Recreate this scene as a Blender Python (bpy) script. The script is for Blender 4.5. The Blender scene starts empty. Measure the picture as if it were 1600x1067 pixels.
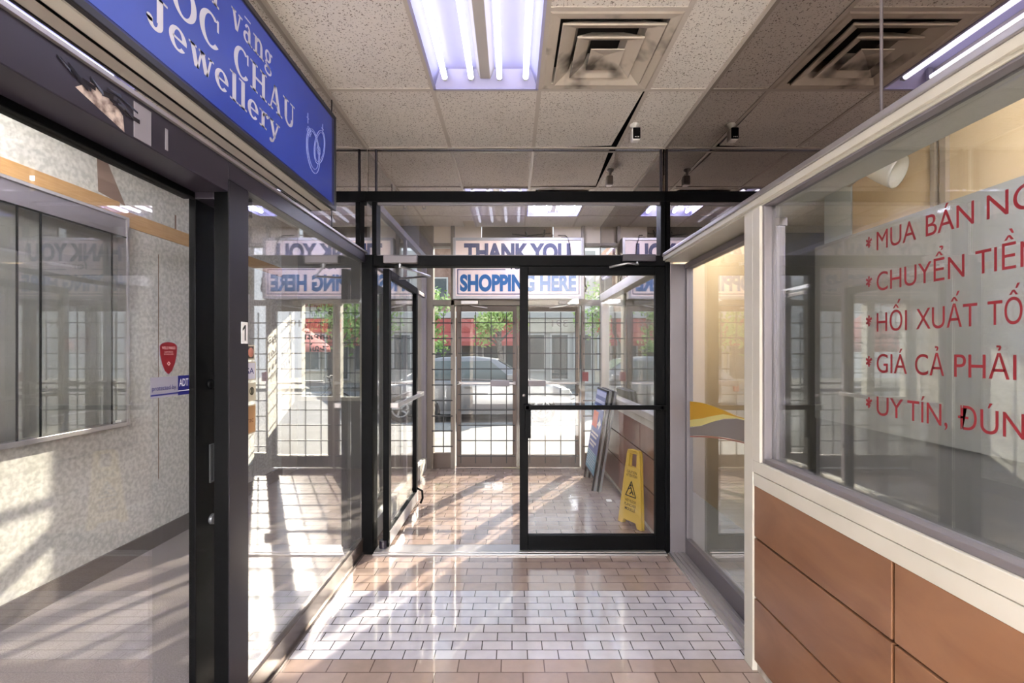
import bpy, bmesh, math, random
from mathutils import Vector, Matrix
random.seed(7)
S = bpy.context.scene
COL = S.collection
PI = math.pi

# ------------------------------------------------------------------ camera, sky, sun, exposure
CAM_H = 1.46
cam_d = bpy.data.cameras.new('camera'); cam = bpy.data.objects.new('camera', cam_d); COL.objects.link(cam)
cam.location = (0, 0, CAM_H); cam.rotation_euler = (PI/2, 0, 0)
cam_d.sensor_fit = 'HORIZONTAL'; cam_d.sensor_width = 36.0; cam_d.lens = 36.0*712/1600
cam_d.shift_x = 0.0; cam_d.shift_y = 16.5/1600
cam_d.clip_start = 0.02; cam_d.clip_end = 300
S.camera = cam
S.view_settings.view_transform = 'Standard'; S.view_settings.look = 'None'
S.view_settings.gamma = 1.0; S.view_settings.use_curve_mapping = False
S.view_settings.exposure = 1.5
S.cycles.max_bounces = 14; S.cycles.diffuse_bounces = 6; S.cycles.glossy_bounces = 8
S.cycles.transmission_bounces = 8; S.cycles.transparent_max_bounces = 40
S.cycles.caustics_reflective = False; S.cycles.caustics_refractive = False
S.cycles.sample_clamp_indirect = 6.0
S.cycles.use_denoising = True

W = bpy.data.worlds.new('sky'); S.world = W; W.use_nodes = True
wn = W.node_tree.nodes; wl = W.node_tree.links
bg = wn['Background']; bg.inputs['Strength'].default_value = 0.68
tc = wn.new('ShaderNodeTexCoord'); sx = wn.new('ShaderNodeSeparateXYZ'); rp = wn.new('ShaderNodeValToRGB')
wl.new(tc.outputs['Generated'], sx.inputs[0]); wl.new(sx.outputs['Z'], rp.inputs['Fac']); wl.new(rp.outputs['Color'], bg.inputs['Color'])
rp.color_ramp.elements[0].position = 0.0; rp.color_ramp.elements[0].color = (0.95, 0.97, 1.0, 1)
rp.color_ramp.elements[1].position = 0.7; rp.color_ramp.elements[1].color = (0.62, 0.78, 1.0, 1)

sun_d = bpy.data.lights.new('sun', 'SUN'); sun = bpy.data.objects.new('sun', sun_d); COL.objects.link(sun)
sun_d.energy = 7.5; sun_d.angle = math.radians(0.6); sun_d.color = (1.0, 0.9, 0.76)
_az, _el = math.radians(29), math.radians(25.5)
_dir = Vector((-math.sin(_az)*math.cos(_el), -math.cos(_az)*math.cos(_el), -math.sin(_el)))
sun.rotation_euler = _dir.to_track_quat('-Z', 'Y').to_euler(); sun.location = (6, 16, 9)

TUBE_STRENGTH = 2.0
_l = bpy.data.lights.new('back_room_fill_lamp', 'AREA'); _o = bpy.data.objects.new('back_room_fill_lamp', _l); COL.objects.link(_o)  # fill lamp added to brighten the beige wall behind the sliding door
_l.shape = 'RECTANGLE'; _l.size = .3; _l.size_y = 1.2; _l.energy = 16; _l.color = (1.0, .95, .88); _o.location = (1.56, 4.4, 2.93)
# unseen fill lamps added behind the viewer to brighten the corridor
for _x in (-3.2, -.6, 2.0, 4.6):
    for _y in (-6.6, -3.6):
        _l = bpy.data.lights.new('concourse_fill_lamp', 'AREA'); _o = bpy.data.objects.new('concourse_fill_lamp', _l); COL.objects.link(_o)
        _l.shape = 'RECTANGLE'; _l.size = .6; _l.size_y = 1.2; _l.energy = 210; _l.color = (.93, .95, 1.0); _o.location = (_x, _y, 2.93)

# ------------------------------------------------------------------ materials
def lin(c):
    if isinstance(c, str):
        c = c.lstrip('#'); c = [int(c[i:i+2], 16)/255 for i in (0, 2, 4)]
    return tuple((v/12.92 if v <= 0.04045 else ((v+0.055)/1.055)**2.4) for v in c)
def mat(name, col, rough=0.5, metal=0.0, spec=0.5, emit=None, estr=0.0, coat=0.0):
    m = bpy.data.materials.new(name); m.use_nodes = True
    b = m.node_tree.nodes['Principled BSDF']
    b.inputs['Base Color'].default_value = (*lin(col), 1)
    b.inputs['Roughness'].default_value = rough; b.inputs['Metallic'].default_value = metal
    b.inputs['Specular IOR Level'].default_value = spec; b.inputs['Coat Weight'].default_value = coat
    if emit:
        b.inputs['Emission Color'].default_value = (*lin(emit), 1); b.inputs['Emission Strength'].default_value = estr
    return m
def nodes(m):
    return m.node_tree.nodes, m.node_tree.links, m.node_tree.nodes['Principled BSDF']
def pos(m, scale=(1, 1, 1), rot=(0, 0, 0), loc=(0, 0, 0)):
    n, l, b = nodes(m)
    g = n.new('ShaderNodeNewGeometry'); mp = n.new('ShaderNodeMapping')
    mp.inputs['Scale'].default_value = scale; mp.inputs['Rotation'].default_value = rot; mp.inputs['Location'].default_value = loc
    l.new(g.outputs['Position'], mp.inputs['Vector']); return mp.outputs['Vector']
def noisy(m, c1, c2, scale=5.0, detail=4.0, lo=0.35, hi=0.65, stretch=(1, 1, 1), bump=0.0, distort=0.0, bumpdist=0.01):
    n, l, b = nodes(m)
    t = n.new('ShaderNodeTexNoise'); t.inputs['Scale'].default_value = scale; t.inputs['Detail'].default_value = detail
    t.inputs['Distortion'].default_value = distort
    l.new(pos(m, stretch), t.inputs['Vector'])
    r = n.new('ShaderNodeValToRGB'); r.color_ramp.elements[0].position = lo; r.color_ramp.elements[1].position = hi
    r.color_ramp.elements[0].color = (*lin(c1), 1); r.color_ramp.elements[1].color = (*lin(c2), 1)
    l.new(t.outputs['Fac'], r.inputs['Fac']); l.new(r.outputs['Color'], b.inputs['Base Color'])
    if bump:
        bp = n.new('ShaderNodeBump'); bp.inputs['Strength'].default_value = bump; bp.inputs['Distance'].default_value = bumpdist
        l.new(t.outputs['Fac'], bp.inputs['Height']); l.new(bp.outputs['Normal'], b.inputs['Normal'])
    return m
def brick(name, c1, c2, grout, w, h, yoff, rough, mortar=0.0035, bump=0.4, coat=0.0, mott=None, xoff=0.0, wav=0.0):
    m = mat(name, c1, rough, coat=coat); n, l, b = nodes(m)
    v = pos(m, loc=(xoff, -yoff, 0))
    t = n.new('ShaderNodeTexBrick'); l.new(v, t.inputs['Vector'])
    t.offset = 0.5; t.inputs['Scale'].default_value = 1.0
    t.inputs['Brick Width'].default_value = w; t.inputs['Row Height'].default_value = h
    t.inputs['Mortar Size'].default_value = mortar; t.inputs['Mortar Smooth'].default_value = 0.2
    t.inputs['Color1'].default_value = (*lin(c1), 1); t.inputs['Color2'].default_value = (*lin(c2), 1); t.inputs['Mortar'].default_value = (*lin(grout), 1)
    out = t.outputs['Color']
    nz = n.new('ShaderNodeTexNoise'); nz.inputs['Scale'].default_value = 14; nz.inputs['Detail'].default_value = 5; l.new(v, nz.inputs['Vector'])
    mx = n.new('ShaderNodeMix'); mx.data_type = 'RGBA'; mx.blend_type = 'MULTIPLY'; mx.inputs[0].default_value = 0.35
    l.new(out, mx.inputs[6]); l.new(nz.outputs['Fac'], mx.inputs[7])
    rr = n.new('ShaderNodeMapRange'); rr.inputs[1].default_value = 0.3; rr.inputs[2].default_value = 0.7; rr.inputs[3].default_value = 0.72; rr.inputs[4].default_value = 1.1
    l.new(nz.outputs['Fac'], rr.inputs[0]); l.new(rr.outputs[0], mx.inputs[7])
    l.new(mx.outputs[2], b.inputs['Base Color'])
    bp = n.new('ShaderNodeBump'); bp.invert = True; bp.inputs['Strength'].default_value = bump; bp.inputs['Distance'].default_value = 0.003
    l.new(t.outputs['Fac'], bp.inputs['Height'])
    last = bp
    if wav:
        n2 = n.new('ShaderNodeTexNoise'); n2.inputs['Scale'].default_value = 9; n2.inputs['Detail'].default_value = 1; l.new(v, n2.inputs['Vector'])
        b2 = n.new('ShaderNodeBump'); b2.inputs['Strength'].default_value = wav; b2.inputs['Distance'].default_value = 0.004
        l.new(n2.outputs['Fac'], b2.inputs['Height']); l.new(bp.outputs['Normal'], b2.inputs['Normal']); last = b2
    l.new(last.outputs['Normal'], b.inputs['Normal'])
    return m
def glass(name, tint=(0.97, 0.975, 0.97), f0=0.05, power=4.0, dust=0.0, maxf=0.92, dustcol=(0.9, 0.92, 0.9)):
    m = bpy.data.materials.new(name); m.use_nodes = True
    n = m.node_tree.nodes; l = m.node_tree.links; n.clear()
    o = n.new('ShaderNodeOutputMaterial'); mix = n.new('ShaderNodeMixShader'); tr = n.new('ShaderNodeBsdfTransparent'); gl = n.new('ShaderNodeBsdfGlossy')
    tr.inputs['Color'].default_value = (*tint, 1); gl.inputs['Roughness'].default_value = 0.0; gl.inputs['Color'].default_value = (0.97, 0.98, 1, 1)
    g = n.new('ShaderNodeNewGeometry'); d = n.new('ShaderNodeVectorMath'); d.operation = 'DOT_PRODUCT'
    l.new(g.outputs['Normal'], d.inputs[0]); l.new(g.outputs['Incoming'], d.inputs[1])
    def mth(op, a, b=None):
        k = n.new('ShaderNodeMath'); k.operation = op
        for i, v in enumerate((a, b)):
            if v is None: continue
            if isinstance(v, (int, float)): k.inputs[i].default_value = v
            else: l.new(v, k.inputs[i])
        return k.outputs[0]
    c = mth('ABSOLUTE', d.outputs['Value']); p = mth('POWER', mth('SUBTRACT', 1.0, c), power)
    f = mth('MINIMUM', mth('ADD', mth('MULTIPLY', p, 1-f0), f0), maxf)
    l.new(f, mix.inputs[0]); l.new(tr.outputs[0], mix.inputs[1]); l.new(gl.outputs[0], mix.inputs[2])
    last = mix
    if dust:
        df = n.new('ShaderNodeBsdfDiffuse'); df.inputs['Color'].default_value = (*dustcol, 1)
        tl = n.new('ShaderNodeBsdfTranslucent'); tl.inputs['Color'].default_value = (*dustcol, 1)
        ad = n.new('ShaderNodeMixShader'); ad.inputs[0].default_value = 0.5; l.new(df.outputs[0], ad.inputs[1]); l.new(tl.outputs[0], ad.inputs[2])
        m2 = n.new('ShaderNodeMixShader'); m2.inputs[0].default_value = dust
        l.new(mix.outputs[0], m2.inputs[1]); l.new(ad.outputs[0], m2.inputs[2]); last = m2
    l.new(last.outputs[0], o.inputs[0]); return m

M = {}
M['black'] = mat('black anodised metal', '#040405', 0.5, 0.0, 0.1)
M['dkframe'] = mat('dark bronze frame', '#2b2630', 0.35, 0.0, 0.5)
M['bronze'] = mat('bronze door metal', '#7a7167', 0.4, 0.3)
M['bronzed'] = mat('dark bronze door metal', '#5c4f47', 0.4, 0.3)
M['silver'] = mat('brushed aluminium', '#b4afae', 0.35, 0.75)
M['mauve'] = mat('grey aluminium', '#7f797d', 0.42, 0.35)
M['whiteframe'] = noisy(mat('off white painted frame', '#c8c4b9', 0.45), '#c1bdb1', '#cecabf', 3.0)
M['white'] = mat('white enamel', '#e6e3e0', 0.4)
M['pan'] = mat('white fixture enamel', '#aeacd0', 0.4)
M['tube'] = mat('lit fluorescent tube', '#ffffff', 0.3, emit=(0.88, 0.90, 1.0), estr=TUBE_STRENGTH)
M['tubev'] = mat('vestibule fluorescent tube', '#ffffff', 0.3, emit=(0.90, 0.91, 1.0), estr=24)
M['tubeb'] = mat('added shop light tube', '#ffffff', 0.3, emit=(0.97, 0.96, 0.95), estr=46)  # for the unseen lights added in the two shops
M['cap'] = mat('tube end cap metal', '#b8b8bc', 0.3, 0.8)
M['ballast'] = mat('ballast cover', '#b3aca6', 0.5, 0.2)
M['dark'] = mat('dark void', '#070606', 0.9, spec=0.1)
M['grille'] = mat('black painted steel bar', '#17171a', 0.5)
M['glass'] = glass('clear glass', f0=0.045, power=4.2)
M['glassw'] = glass('shop window glass', f0=0.07, power=3.2, dust=0.012)
M['glassr'] = glass('right shop window glass', tint=(0.94, 0.96, 0.95), f0=0.07, power=2.8, dust=0.012)
M['glassl'] = glass('dusty shop glass', f0=0.08, power=2.9, dust=0.02)
M['mirror'] = mat('mirrored transom glass', (0.84, 0.83, 0.83), 0.0, 1.0)
M['mirrord'] = mat('tinted mirrored transom glass', (0.60, 0.565, 0.55), 0.0, 1.0)
M['brown'] = brick('brown floor tile', '#9f8c80', '#8f7c71', '#5b4a42', 0.2, 0.0955, 2.789, 0.16, mortar=0.003, coat=0.5)
M['browntile2'] = brick('brown floor tile near', '#9f8c80', '#8f7c71', '#5b4a42', 0.2, 0.0875, 2.165, 0.2, mortar=0.003, coat=0.4, xoff=0.05)
M['whitetile'] = brick('white floor tile', '#bdb9bc', '#b0acb1', '#3f3938', 0.149, 0.0694, 2.165, 0.06, mortar=0.0028, wav=0.5, coat=0.5)
M['wood'] = noisy(mat('copper brown laminate', '#86603f', 0.33, coat=0.1), '#765038', '#92694c', 2.2, 5, 0.3, 0.75, (1, 1.0, 2.5), distort=1.0)
M['wood2'] = noisy(mat('reddish brown laminate', '#83584a', 0.33, coat=0.1), '#7c5346', '#8d6354', 2.2, 5, 0.3, 0.75, (1, 1.0, 2.5), distort=1.0)
M['joint'] = mat('panel joint', '#2a1510', 0.7)
M['marble'] = noisy(mat('marble base', '#b8b0a6', 0.4), '#8f867c', '#cfc8be', 12, 8, 0.3, 0.7)
M['carpet'] = noisy(mat('grey carpet', '#8b837f', 0.95, spec=0.1), '#7d7571', '#9a928e', 160, 3, 0.3, 0.7, bump=0.6)
M['carpetd'] = noisy(mat('grey cove base', '#6a625e', 0.9, spec=0.1), '#5f5854', '#766e69', 160, 3, 0.3, 0.7)
M['wallpaper'] = noisy(mat('mottled wallpaper', '#c9c6b8', 0.7), '#c3c0b8', '#dedbd3', 38, 6, 0.40, 0.60)
M['oak'] = noisy(mat('oak strip', '#c59a62', 0.5), '#bb8d55', '#cda36c', 6, 5, 0.3, 0.7, (1, 1, 14), distort=0.6)
M['beige'] = noisy(mat('beige wall paint', '#c9b79c', 0.7), '#c4b196', '#cebda3', 2.0)
M['beigel'] = noisy(mat('light beige paint', '#e2d2b8', 0.7), '#ddcdb3', '#e7d8bf', 2.0)
M['beigew'] = noisy(mat('warm beige wall paint', '#c0a781', 0.7), '#b9a07a', '#c7ae89', 2.0)
M['greypanel'] = noisy(mat('grey shop partition', '#8f8f8c', 0.55), '#8a8a87', '#949491', 1.5)
M['greyd'] = mat('dark grey shop panel', '#757473', 0.6)
M['dimwall'] = mat('dark unseen back wall', '#3a342f', .7)
M['concwall'] = mat('pale concourse paint', '#dcd8d0', .6)
M['plaster'] = mat('plain plaster', '#b9b2a6', 0.8)
M['caseback'] = noisy(mat('grey case backing', '#8b8a84', 0.6), '#807f79', '#96958f', 3)
M['blue'] = noisy(mat('blue acrylic sign face', '#2c49b4', 0.3), '#2743ac', '#344fb8', 1.5)
M['blued'] = mat('navy sign border', '#1a2060', 0.35)
M['letter'] = mat('pale lettering', '#d3d1dd', 0.35)
M['signbox'] = mat('dark sign frame', '#26242a', 0.4)
M['signgrey'] = mat('grey sign underside', '#b9b4ab', 0.5)
M['peach'] = noisy(mat('pale peach sign face', '#f0dccd', 0.35), '#eed6c4', '#f3e4da', 1.6)
M['signblue'] = mat('blue sign lettering', '#1f5c8c', 0.5)
M['navy'] = mat('navy lettering', '#202c58', 0.5)
M['red'] = mat('dark red vinyl', '#7a1c25', 0.5)
M['redl'] = mat('bright red', '#b3262c', 0.5)
M['inkblack'] = mat('black ink', '#171717', 0.6)
M['yellow'] = mat('yellow plastic', '#cdab4a', 0.4)
M['yellowd'] = mat('yellow film', '#dba92c', 0.5)
M['yellowl'] = mat('pale yellow film', '#e8dc8c', 0.5)
M['greyfilm'] = mat('grey film', '#8f8883', 0.5)
M['orange'] = mat('orange red print', '#d8563c', 0.5)
M['tealprint'] = mat('teal print', '#4f8aa0', 0.5)
M['boardblue'] = mat('blue print board', '#3d5596', 0.45)
M['paper'] = mat('white paper', '#e8e6e0', 0.8)
M['greysticker'] = mat('grey sticker', '#8e8c9a', 0.4)
M['navysticker'] = mat('navy sticker', '#23246e', 0.4)
M['tan'] = mat('tan sticker', '#b48a5c', 0.5)
M['cream'] = mat('cream sticker', '#cfc7ae', 0.5)
M['peel'] = noisy(mat('peeled board', '#b9a097', 0.8), '#6f5d58', '#cdbcb2', 30, 6, 0.4, 0.6)
M['peelbrown'] = mat('exposed wall', '#8a6f60', 0.85)
M['tape'] = mat('clear tape', '#8f8a92', 0.15)
def ceiling_mat():
    m = mat('fissured ceiling tile', '#cfc3b8', 0.9, spec=0.1); n, l, b = nodes(m)
    v = pos(m)
    vo = n.new('ShaderNodeTexNoise'); vo.inputs['Scale'].default_value = 130; vo.inputs['Detail'].default_value = 2.0; l.new(v, vo.inputs['Vector'])
    r = n.new('ShaderNodeValToRGB'); r.color_ramp.elements[0].position = 0.33; r.color_ramp.elements[1].position = 0.42
    r.color_ramp.elements[0].color = (*lin('#857a70'), 1); r.color_ramp.elements[1].color = (*lin('#e4ddd5'), 1)
    l.new(vo.outputs['Fac'], r.inputs['Fac'])
    nz = n.new('ShaderNodeTexNoise'); nz.inputs['Scale'].default_value = 1.3; nz.inputs['Detail'].default_value = 4; l.new(v, nz.inputs['Vector'])
    mr = n.new('ShaderNodeMapRange'); mr.inputs[1].default_value = 0.35; mr.inputs[2].default_value = 0.65; mr.inputs[3].default_value = 0.86; mr.inputs[4].default_value = 1.0
    l.new(nz.outputs['Fac'], mr.inputs[0])
    mx = n.new('ShaderNodeMix'); mx.data_type = 'RGBA'; mx.blend_type = 'MULTIPLY'; mx.inputs[0].default_value = 1.0
    l.new(r.outputs['Color'], mx.inputs[6]); l.new(mr.outputs[0], mx.inputs[7]); l.new(mx.outputs[2], b.inputs['Base Color'])
    return m
M['ceil'] = ceiling_mat()
M['tbar'] = mat('ceiling grid bar', '#bfb5ab', 0.6)
def soot_mat():
    m = mat('sooty vent enamel', '#bdb2a4', 0.55)
    return noisy(m, '#3f372f', '#c0b5a7', 5.0, 3, 0.33, 0.50)
M['vent'] = soot_mat()
M['ventd'] = mat('black vent throat', '#1d1814', 0.9)
# outdoors
M['concrete'] = noisy(mat('pale concrete', '#8b8883', 0.85), '#7f7c77', '#979590', 1.2, 6)
M['asphalt'] = noisy(mat('asphalt', '#8a8a8a', 0.9), '#7e7e7e', '#969696', 2.0, 6)
M['carpaint'] = mat('silver car paint', '#7f8083', 0.35, 0.2, coat=0.5)
M['carglass'] = mat('car window', '#5f6a6c', 0.08)
M['tyre'] = mat('tyre rubber', '#2c2c2e', 0.8)
M['rim'] = mat('alloy rim', '#c9c9cc', 0.3, 0.6)
M['plastic'] = mat('grey plastic trim', '#77797b', 0.6)
M['bark'] = noisy(mat('tree bark', '#7d746a', 0.9), '#6a6158', '#958c82', 14, 5)
M['leaf'] = noisy(mat('tree leaves', '#8fb55e', 0.6), '#6f9a48', '#b5cf78', 3.0)
M['leaf2'] = noisy(mat('tree leaves yellow green', '#a9c06a', 0.6), '#8fae58', '#c8d68a', 3.0)
M['bgrey'] = noisy(mat('grey stone wall', '#9b9a98', 0.85), '#8d8c8a', '#a9a8a6', 1.0)
M['bcream'] = noisy(mat('cream stucco', '#c9c2b2', 0.85), '#bfb8a8', '#d3ccbd', 1.0)
M['bbrick'] = noisy(mat('brown brick wall', '#96786a', 0.85), '#8a6c5e', '#a28577', 3.0)
M['bwhite'] = mat('white painted trim', '#c4c3c0', 0.7)
M['bglass'] = mat('dark shop window', '#4b5557', 0.1)
M['awnred'] = mat('red awning cloth', '#b8635c', 0.8)
M['awngreen'] = mat('green awning cloth', '#5fa05a', 0.8)
M['umbred'] = mat('pink red umbrella cloth', '#cf7b78', 0.8)
M['bike'] = mat('bicycle paint', '#34383c', 0.5)

# ------------------------------------------------------------------ mesh helpers
class MB:
    def __init__(s): s.v = []; s.f = []; s.mi = []; s.sm = []; s.cur = 0; s.T = None
    def add(s, vs, fs, smooth=False):
        o = len(s.v)
        for p in vs:
            p = Vector(p)
            s.v.append(s.T @ p if s.T is not None else p)
        for f in fs: s.f.append([o+i for i in f]); s.mi.append(s.cur); s.sm.append(smooth)
        return s
    def box(s, x0, x1, y0, y1, z0, z1):
        x0, x1 = sorted((x0, x1)); y0, y1 = sorted((y0, y1)); z0, z1 = sorted((z0, z1))
        return s.add([(x, y, z) for z in (z0, z1) for y in (y0, y1) for x in (x0, x1)],
            [(0, 2, 3, 1), (4, 5, 7, 6), (0, 1, 5, 4), (2, 6, 7, 3), (0, 4, 6, 2), (1, 3, 7, 5)])
    def cyl(s, p0, p1, r, n=12, r2=None, caps=True):
        p0, p1 = Vector(p0), Vector(p1); r2 = r if r2 is None else r2
        d = (p1-p0).normalized(); a = d.orthogonal().normalized(); b = d.cross(a)
        vs = []
        for p, rr in ((p0, r), (p1, r2)):
            for i in range(n):
                t = 2*PI*i/n; vs.append(p + a*(rr*math.cos(t)) + b*(rr*math.sin(t)))
        s.add(vs, [(i, (i+1) % n, n+(i+1) % n, n+i) for i in range(n)], True)
        if caps: s.add(vs, [tuple(range(n-1, -1, -1)), tuple(range(n, 2*n))])
        return s
    def tube(s, pts, r, n=8, caps=True):
        pts = [Vector(p) for p in pts]; rs = r if isinstance(r, (list, tuple)) else [r]*len(pts)
        vs = []; a = None
        for i, p in enumerate(pts):
            d = (pts[min(i+1, len(pts)-1)]-pts[max(i-1, 0)]).normalized()
            a = d.orthogonal().normalized() if a is None else (a-d*a.dot(d)).normalized()
            b = d.cross(a)
            for k in range(n):
                t = 2*PI*k/n; vs.append(p + a*(rs[i]*math.cos(t)) + b*(rs[i]*math.sin(t)))
        fs = [(i*n+k, i*n+(k+1) % n, (i+1)*n+(k+1) % n, (i+1)*n+k) for i in range(len(pts)-1) for k in range(n)]
        s.add(vs, fs, True)
        if caps: s.add(vs, [tuple(range(n-1, -1, -1)), tuple(range((len(pts)-1)*n, len(pts)*n))])
        return s
    def lathe(s, c, axis, prof, n=24):
        c = Vector(c); d = Vector(axis).normalized(); a = d.orthogonal().normalized(); b = d.cross(a)
        vs = []
        for r, h in prof:
            for k in range(n):
                t = 2*PI*k/n; vs.append(c + d*h + a*(r*math.cos(t)) + b*(r*math.sin(t)))
        fs = [(i*n+k, i*n+(k+1) % n, (i+1)*n+(k+1) % n, (i+1)*n+k) for i in range(len(prof)-1) for k in range(n)]
        return s.add(vs, fs, True)
    def prism(s, pts, off):
        n = len(pts); off = Vector(off)
        vs = [Vector(p) for p in pts] + [Vector(p)+off for p in pts]
        return s.add(vs, [tuple(range(n-1, -1, -1)), tuple(range(n, 2*n))] + [(i, (i+1) % n, n+(i+1) % n, n+i) for i in range(n)])
    def frame_yz(s, x0, x1, y0, y1, z0, z1, l, r=None, t=None, b=None):
        r = l if r is None else r; t = l if t is None else t; b = l if b is None else b
        s.box(x0, x1, y0, y0+l, z0, z1); s.box(x0, x1, y1-r, y1, z0, z1)
        s.box(x0, x1, y0+l, y1-r, z1-t, z1); return s.box(x0, x1, y0+l, y1-r, z0, z0+b)
    def frame_xz(s, x0, x1, y0, y1, z0, z1, l, r=None, t=None, b=None):
        r = l if r is None else r; t = l if t is None else t; b = l if b is None else b
        s.box(x0, x0+l, y0, y1, z0, z1); s.box(x1-r, x1, y0, y1, z0, z1)
        s.box(x0+l, x1-r, y0, y1, z1-t, z1); return s.box(x0+l, x1-r, y0, y1, z0, z0+b)
    def build(s, name, mats, parent=None, bevel=0.0):
        off = parent_loc(parent)
        me = bpy.data.meshes.new(name); me.from_pydata([p-off for p in s.v], [], s.f)
        if not isinstance(mats, (list, tuple)): mats = [mats]
        for m in mats: me.materials.append(m)
        for p, i, sm in zip(me.polygons, s.mi, s.sm): p.material_index = i; p.use_smooth = sm
        me.update()
        o = bpy.data.objects.new(name, me); COL.objects.link(o)
        if parent: o.parent = parent
        if bevel:
            b = o.modifiers.new('bevel', 'BEVEL'); b.width = bevel; b.segments = 2; b.limit_method = 'ANGLE'; b.angle_limit = 0.7
        return o
def parent_loc(p):
    v = Vector((0, 0, 0))
    while p is not None: v = v + p.location; p = p.parent
    return v
def tag(o, label, cat, group=None):
    o['label'] = label; o['category'] = cat
    if group: o['group'] = group
    return o
def thing(name, label, cat, loc, group=None):
    o = bpy.data.objects.new(name, None); COL.objects.link(o); o.location = loc; o.empty_display_size = 0.1
    return tag(o, label, cat, group)
def struct(o):
    o['kind'] = 'structure'; return o
def sempty(name, loc=(0, 0, 0)):
    o = bpy.data.objects.new(name, None); COL.objects.link(o); o.location = loc; o['kind'] = 'structure'; return o
def B(*a): return MB().box(*a)
def copy_tree(o, parent=None):
    c = o.copy(); COL.objects.link(c)
    if parent: c.parent = parent
    for ch in [k for k in bpy.data.objects if k.parent == o]: copy_tree(ch, c)
    return c

# ------------------------------------------------------------------ lettering
_fc = {}
def font_geo(txt, bold=0.0):
    key = (txt, bold)
    if key in _fc: return _fc[key]
    cu = bpy.data.curves.new('lettering', 'FONT'); cu.body = txt; cu.size = 1.0; cu.offset = bold; cu.resolution_u = 6
    ob = bpy.data.objects.new('lettering', cu); COL.objects.link(ob)
    bpy.context.view_layer.update()
    dg = bpy.context.evaluated_depsgraph_get()
    me = bpy.data.meshes.new_from_object(ob.evaluated_get(dg))
    vs = [(v.co.x, v.co.y) for v in me.vertices]; fs = [tuple(p.vertices) for p in me.polygons]
    bpy.data.objects.remove(ob); bpy.data.curves.remove(cu); bpy.data.meshes.remove(me)
    _fc[key] = (vs, fs); return vs, fs
_H = font_geo('H'); CAPH = max(v[1] for v in _H[0])
def put_text(mb, txt, O, ux, uy, cap, width=None, bold=0.0, center=False, mirror=False):
    vs, fs = font_geo(txt, bold); O = Vector(O); ux = Vector(ux); uy = Vector(uy)
    x0 = min(v[0] for v in vs); x1 = max(v[0] for v in vs); k = cap/CAPH
    kx = width/(x1-x0) if width else k
    c = (x0+x1)/2 if center else x0
    mb.add([O + ux*((v[0]-c)*kx) + uy*(v[1]*k) for v in vs], fs); return mb
# slab serif alphabet, strokes in cap-height units
def _stroke(pts, w):
    out = []
    for i in range(len(pts)-1):
        a = Vector(pts[i]); b = Vector(pts[i+1]); d = (b-a)
        if d.length < 1e-6: continue
        nrm = Vector((-d.y, d.x)).normalized()*(w/2); out.append([a-nrm, b-nrm, b+nrm, a+nrm])
    return out
def _arc(cx, cy, rx, ry, a0, a1, tx, ty, n=18):
    out = []; P = []
    for i in range(n+1):
        t = math.radians(a0+(a1-a0)*i/n); c, s_ = math.cos(t), math.sin(t)
        P.append((Vector((cx+rx*c, cy+ry*s_)), Vector((cx+(rx-tx)*c, cy+(ry-ty)*s_))))
    for i in range(n): out.append([P[i][0], P[i+1][0], P[i+1][1], P[i][1]])
    return out
def _r(x0, x1, y0, y1): return [[Vector((x0, y0)), Vector((x1, y0)), Vector((x1, y1)), Vector((x0, y1))]]
T, t_, sf = 0.19, 0.08, 0.07
XH = 0.68
def _diag(x0, y0, x1, y1, w): return [[Vector((x0-w/2, y0)), Vector((x0+w/2, y0)), Vector((x1+w/2, y1)), Vector((x1-w/2, y1))]]
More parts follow.
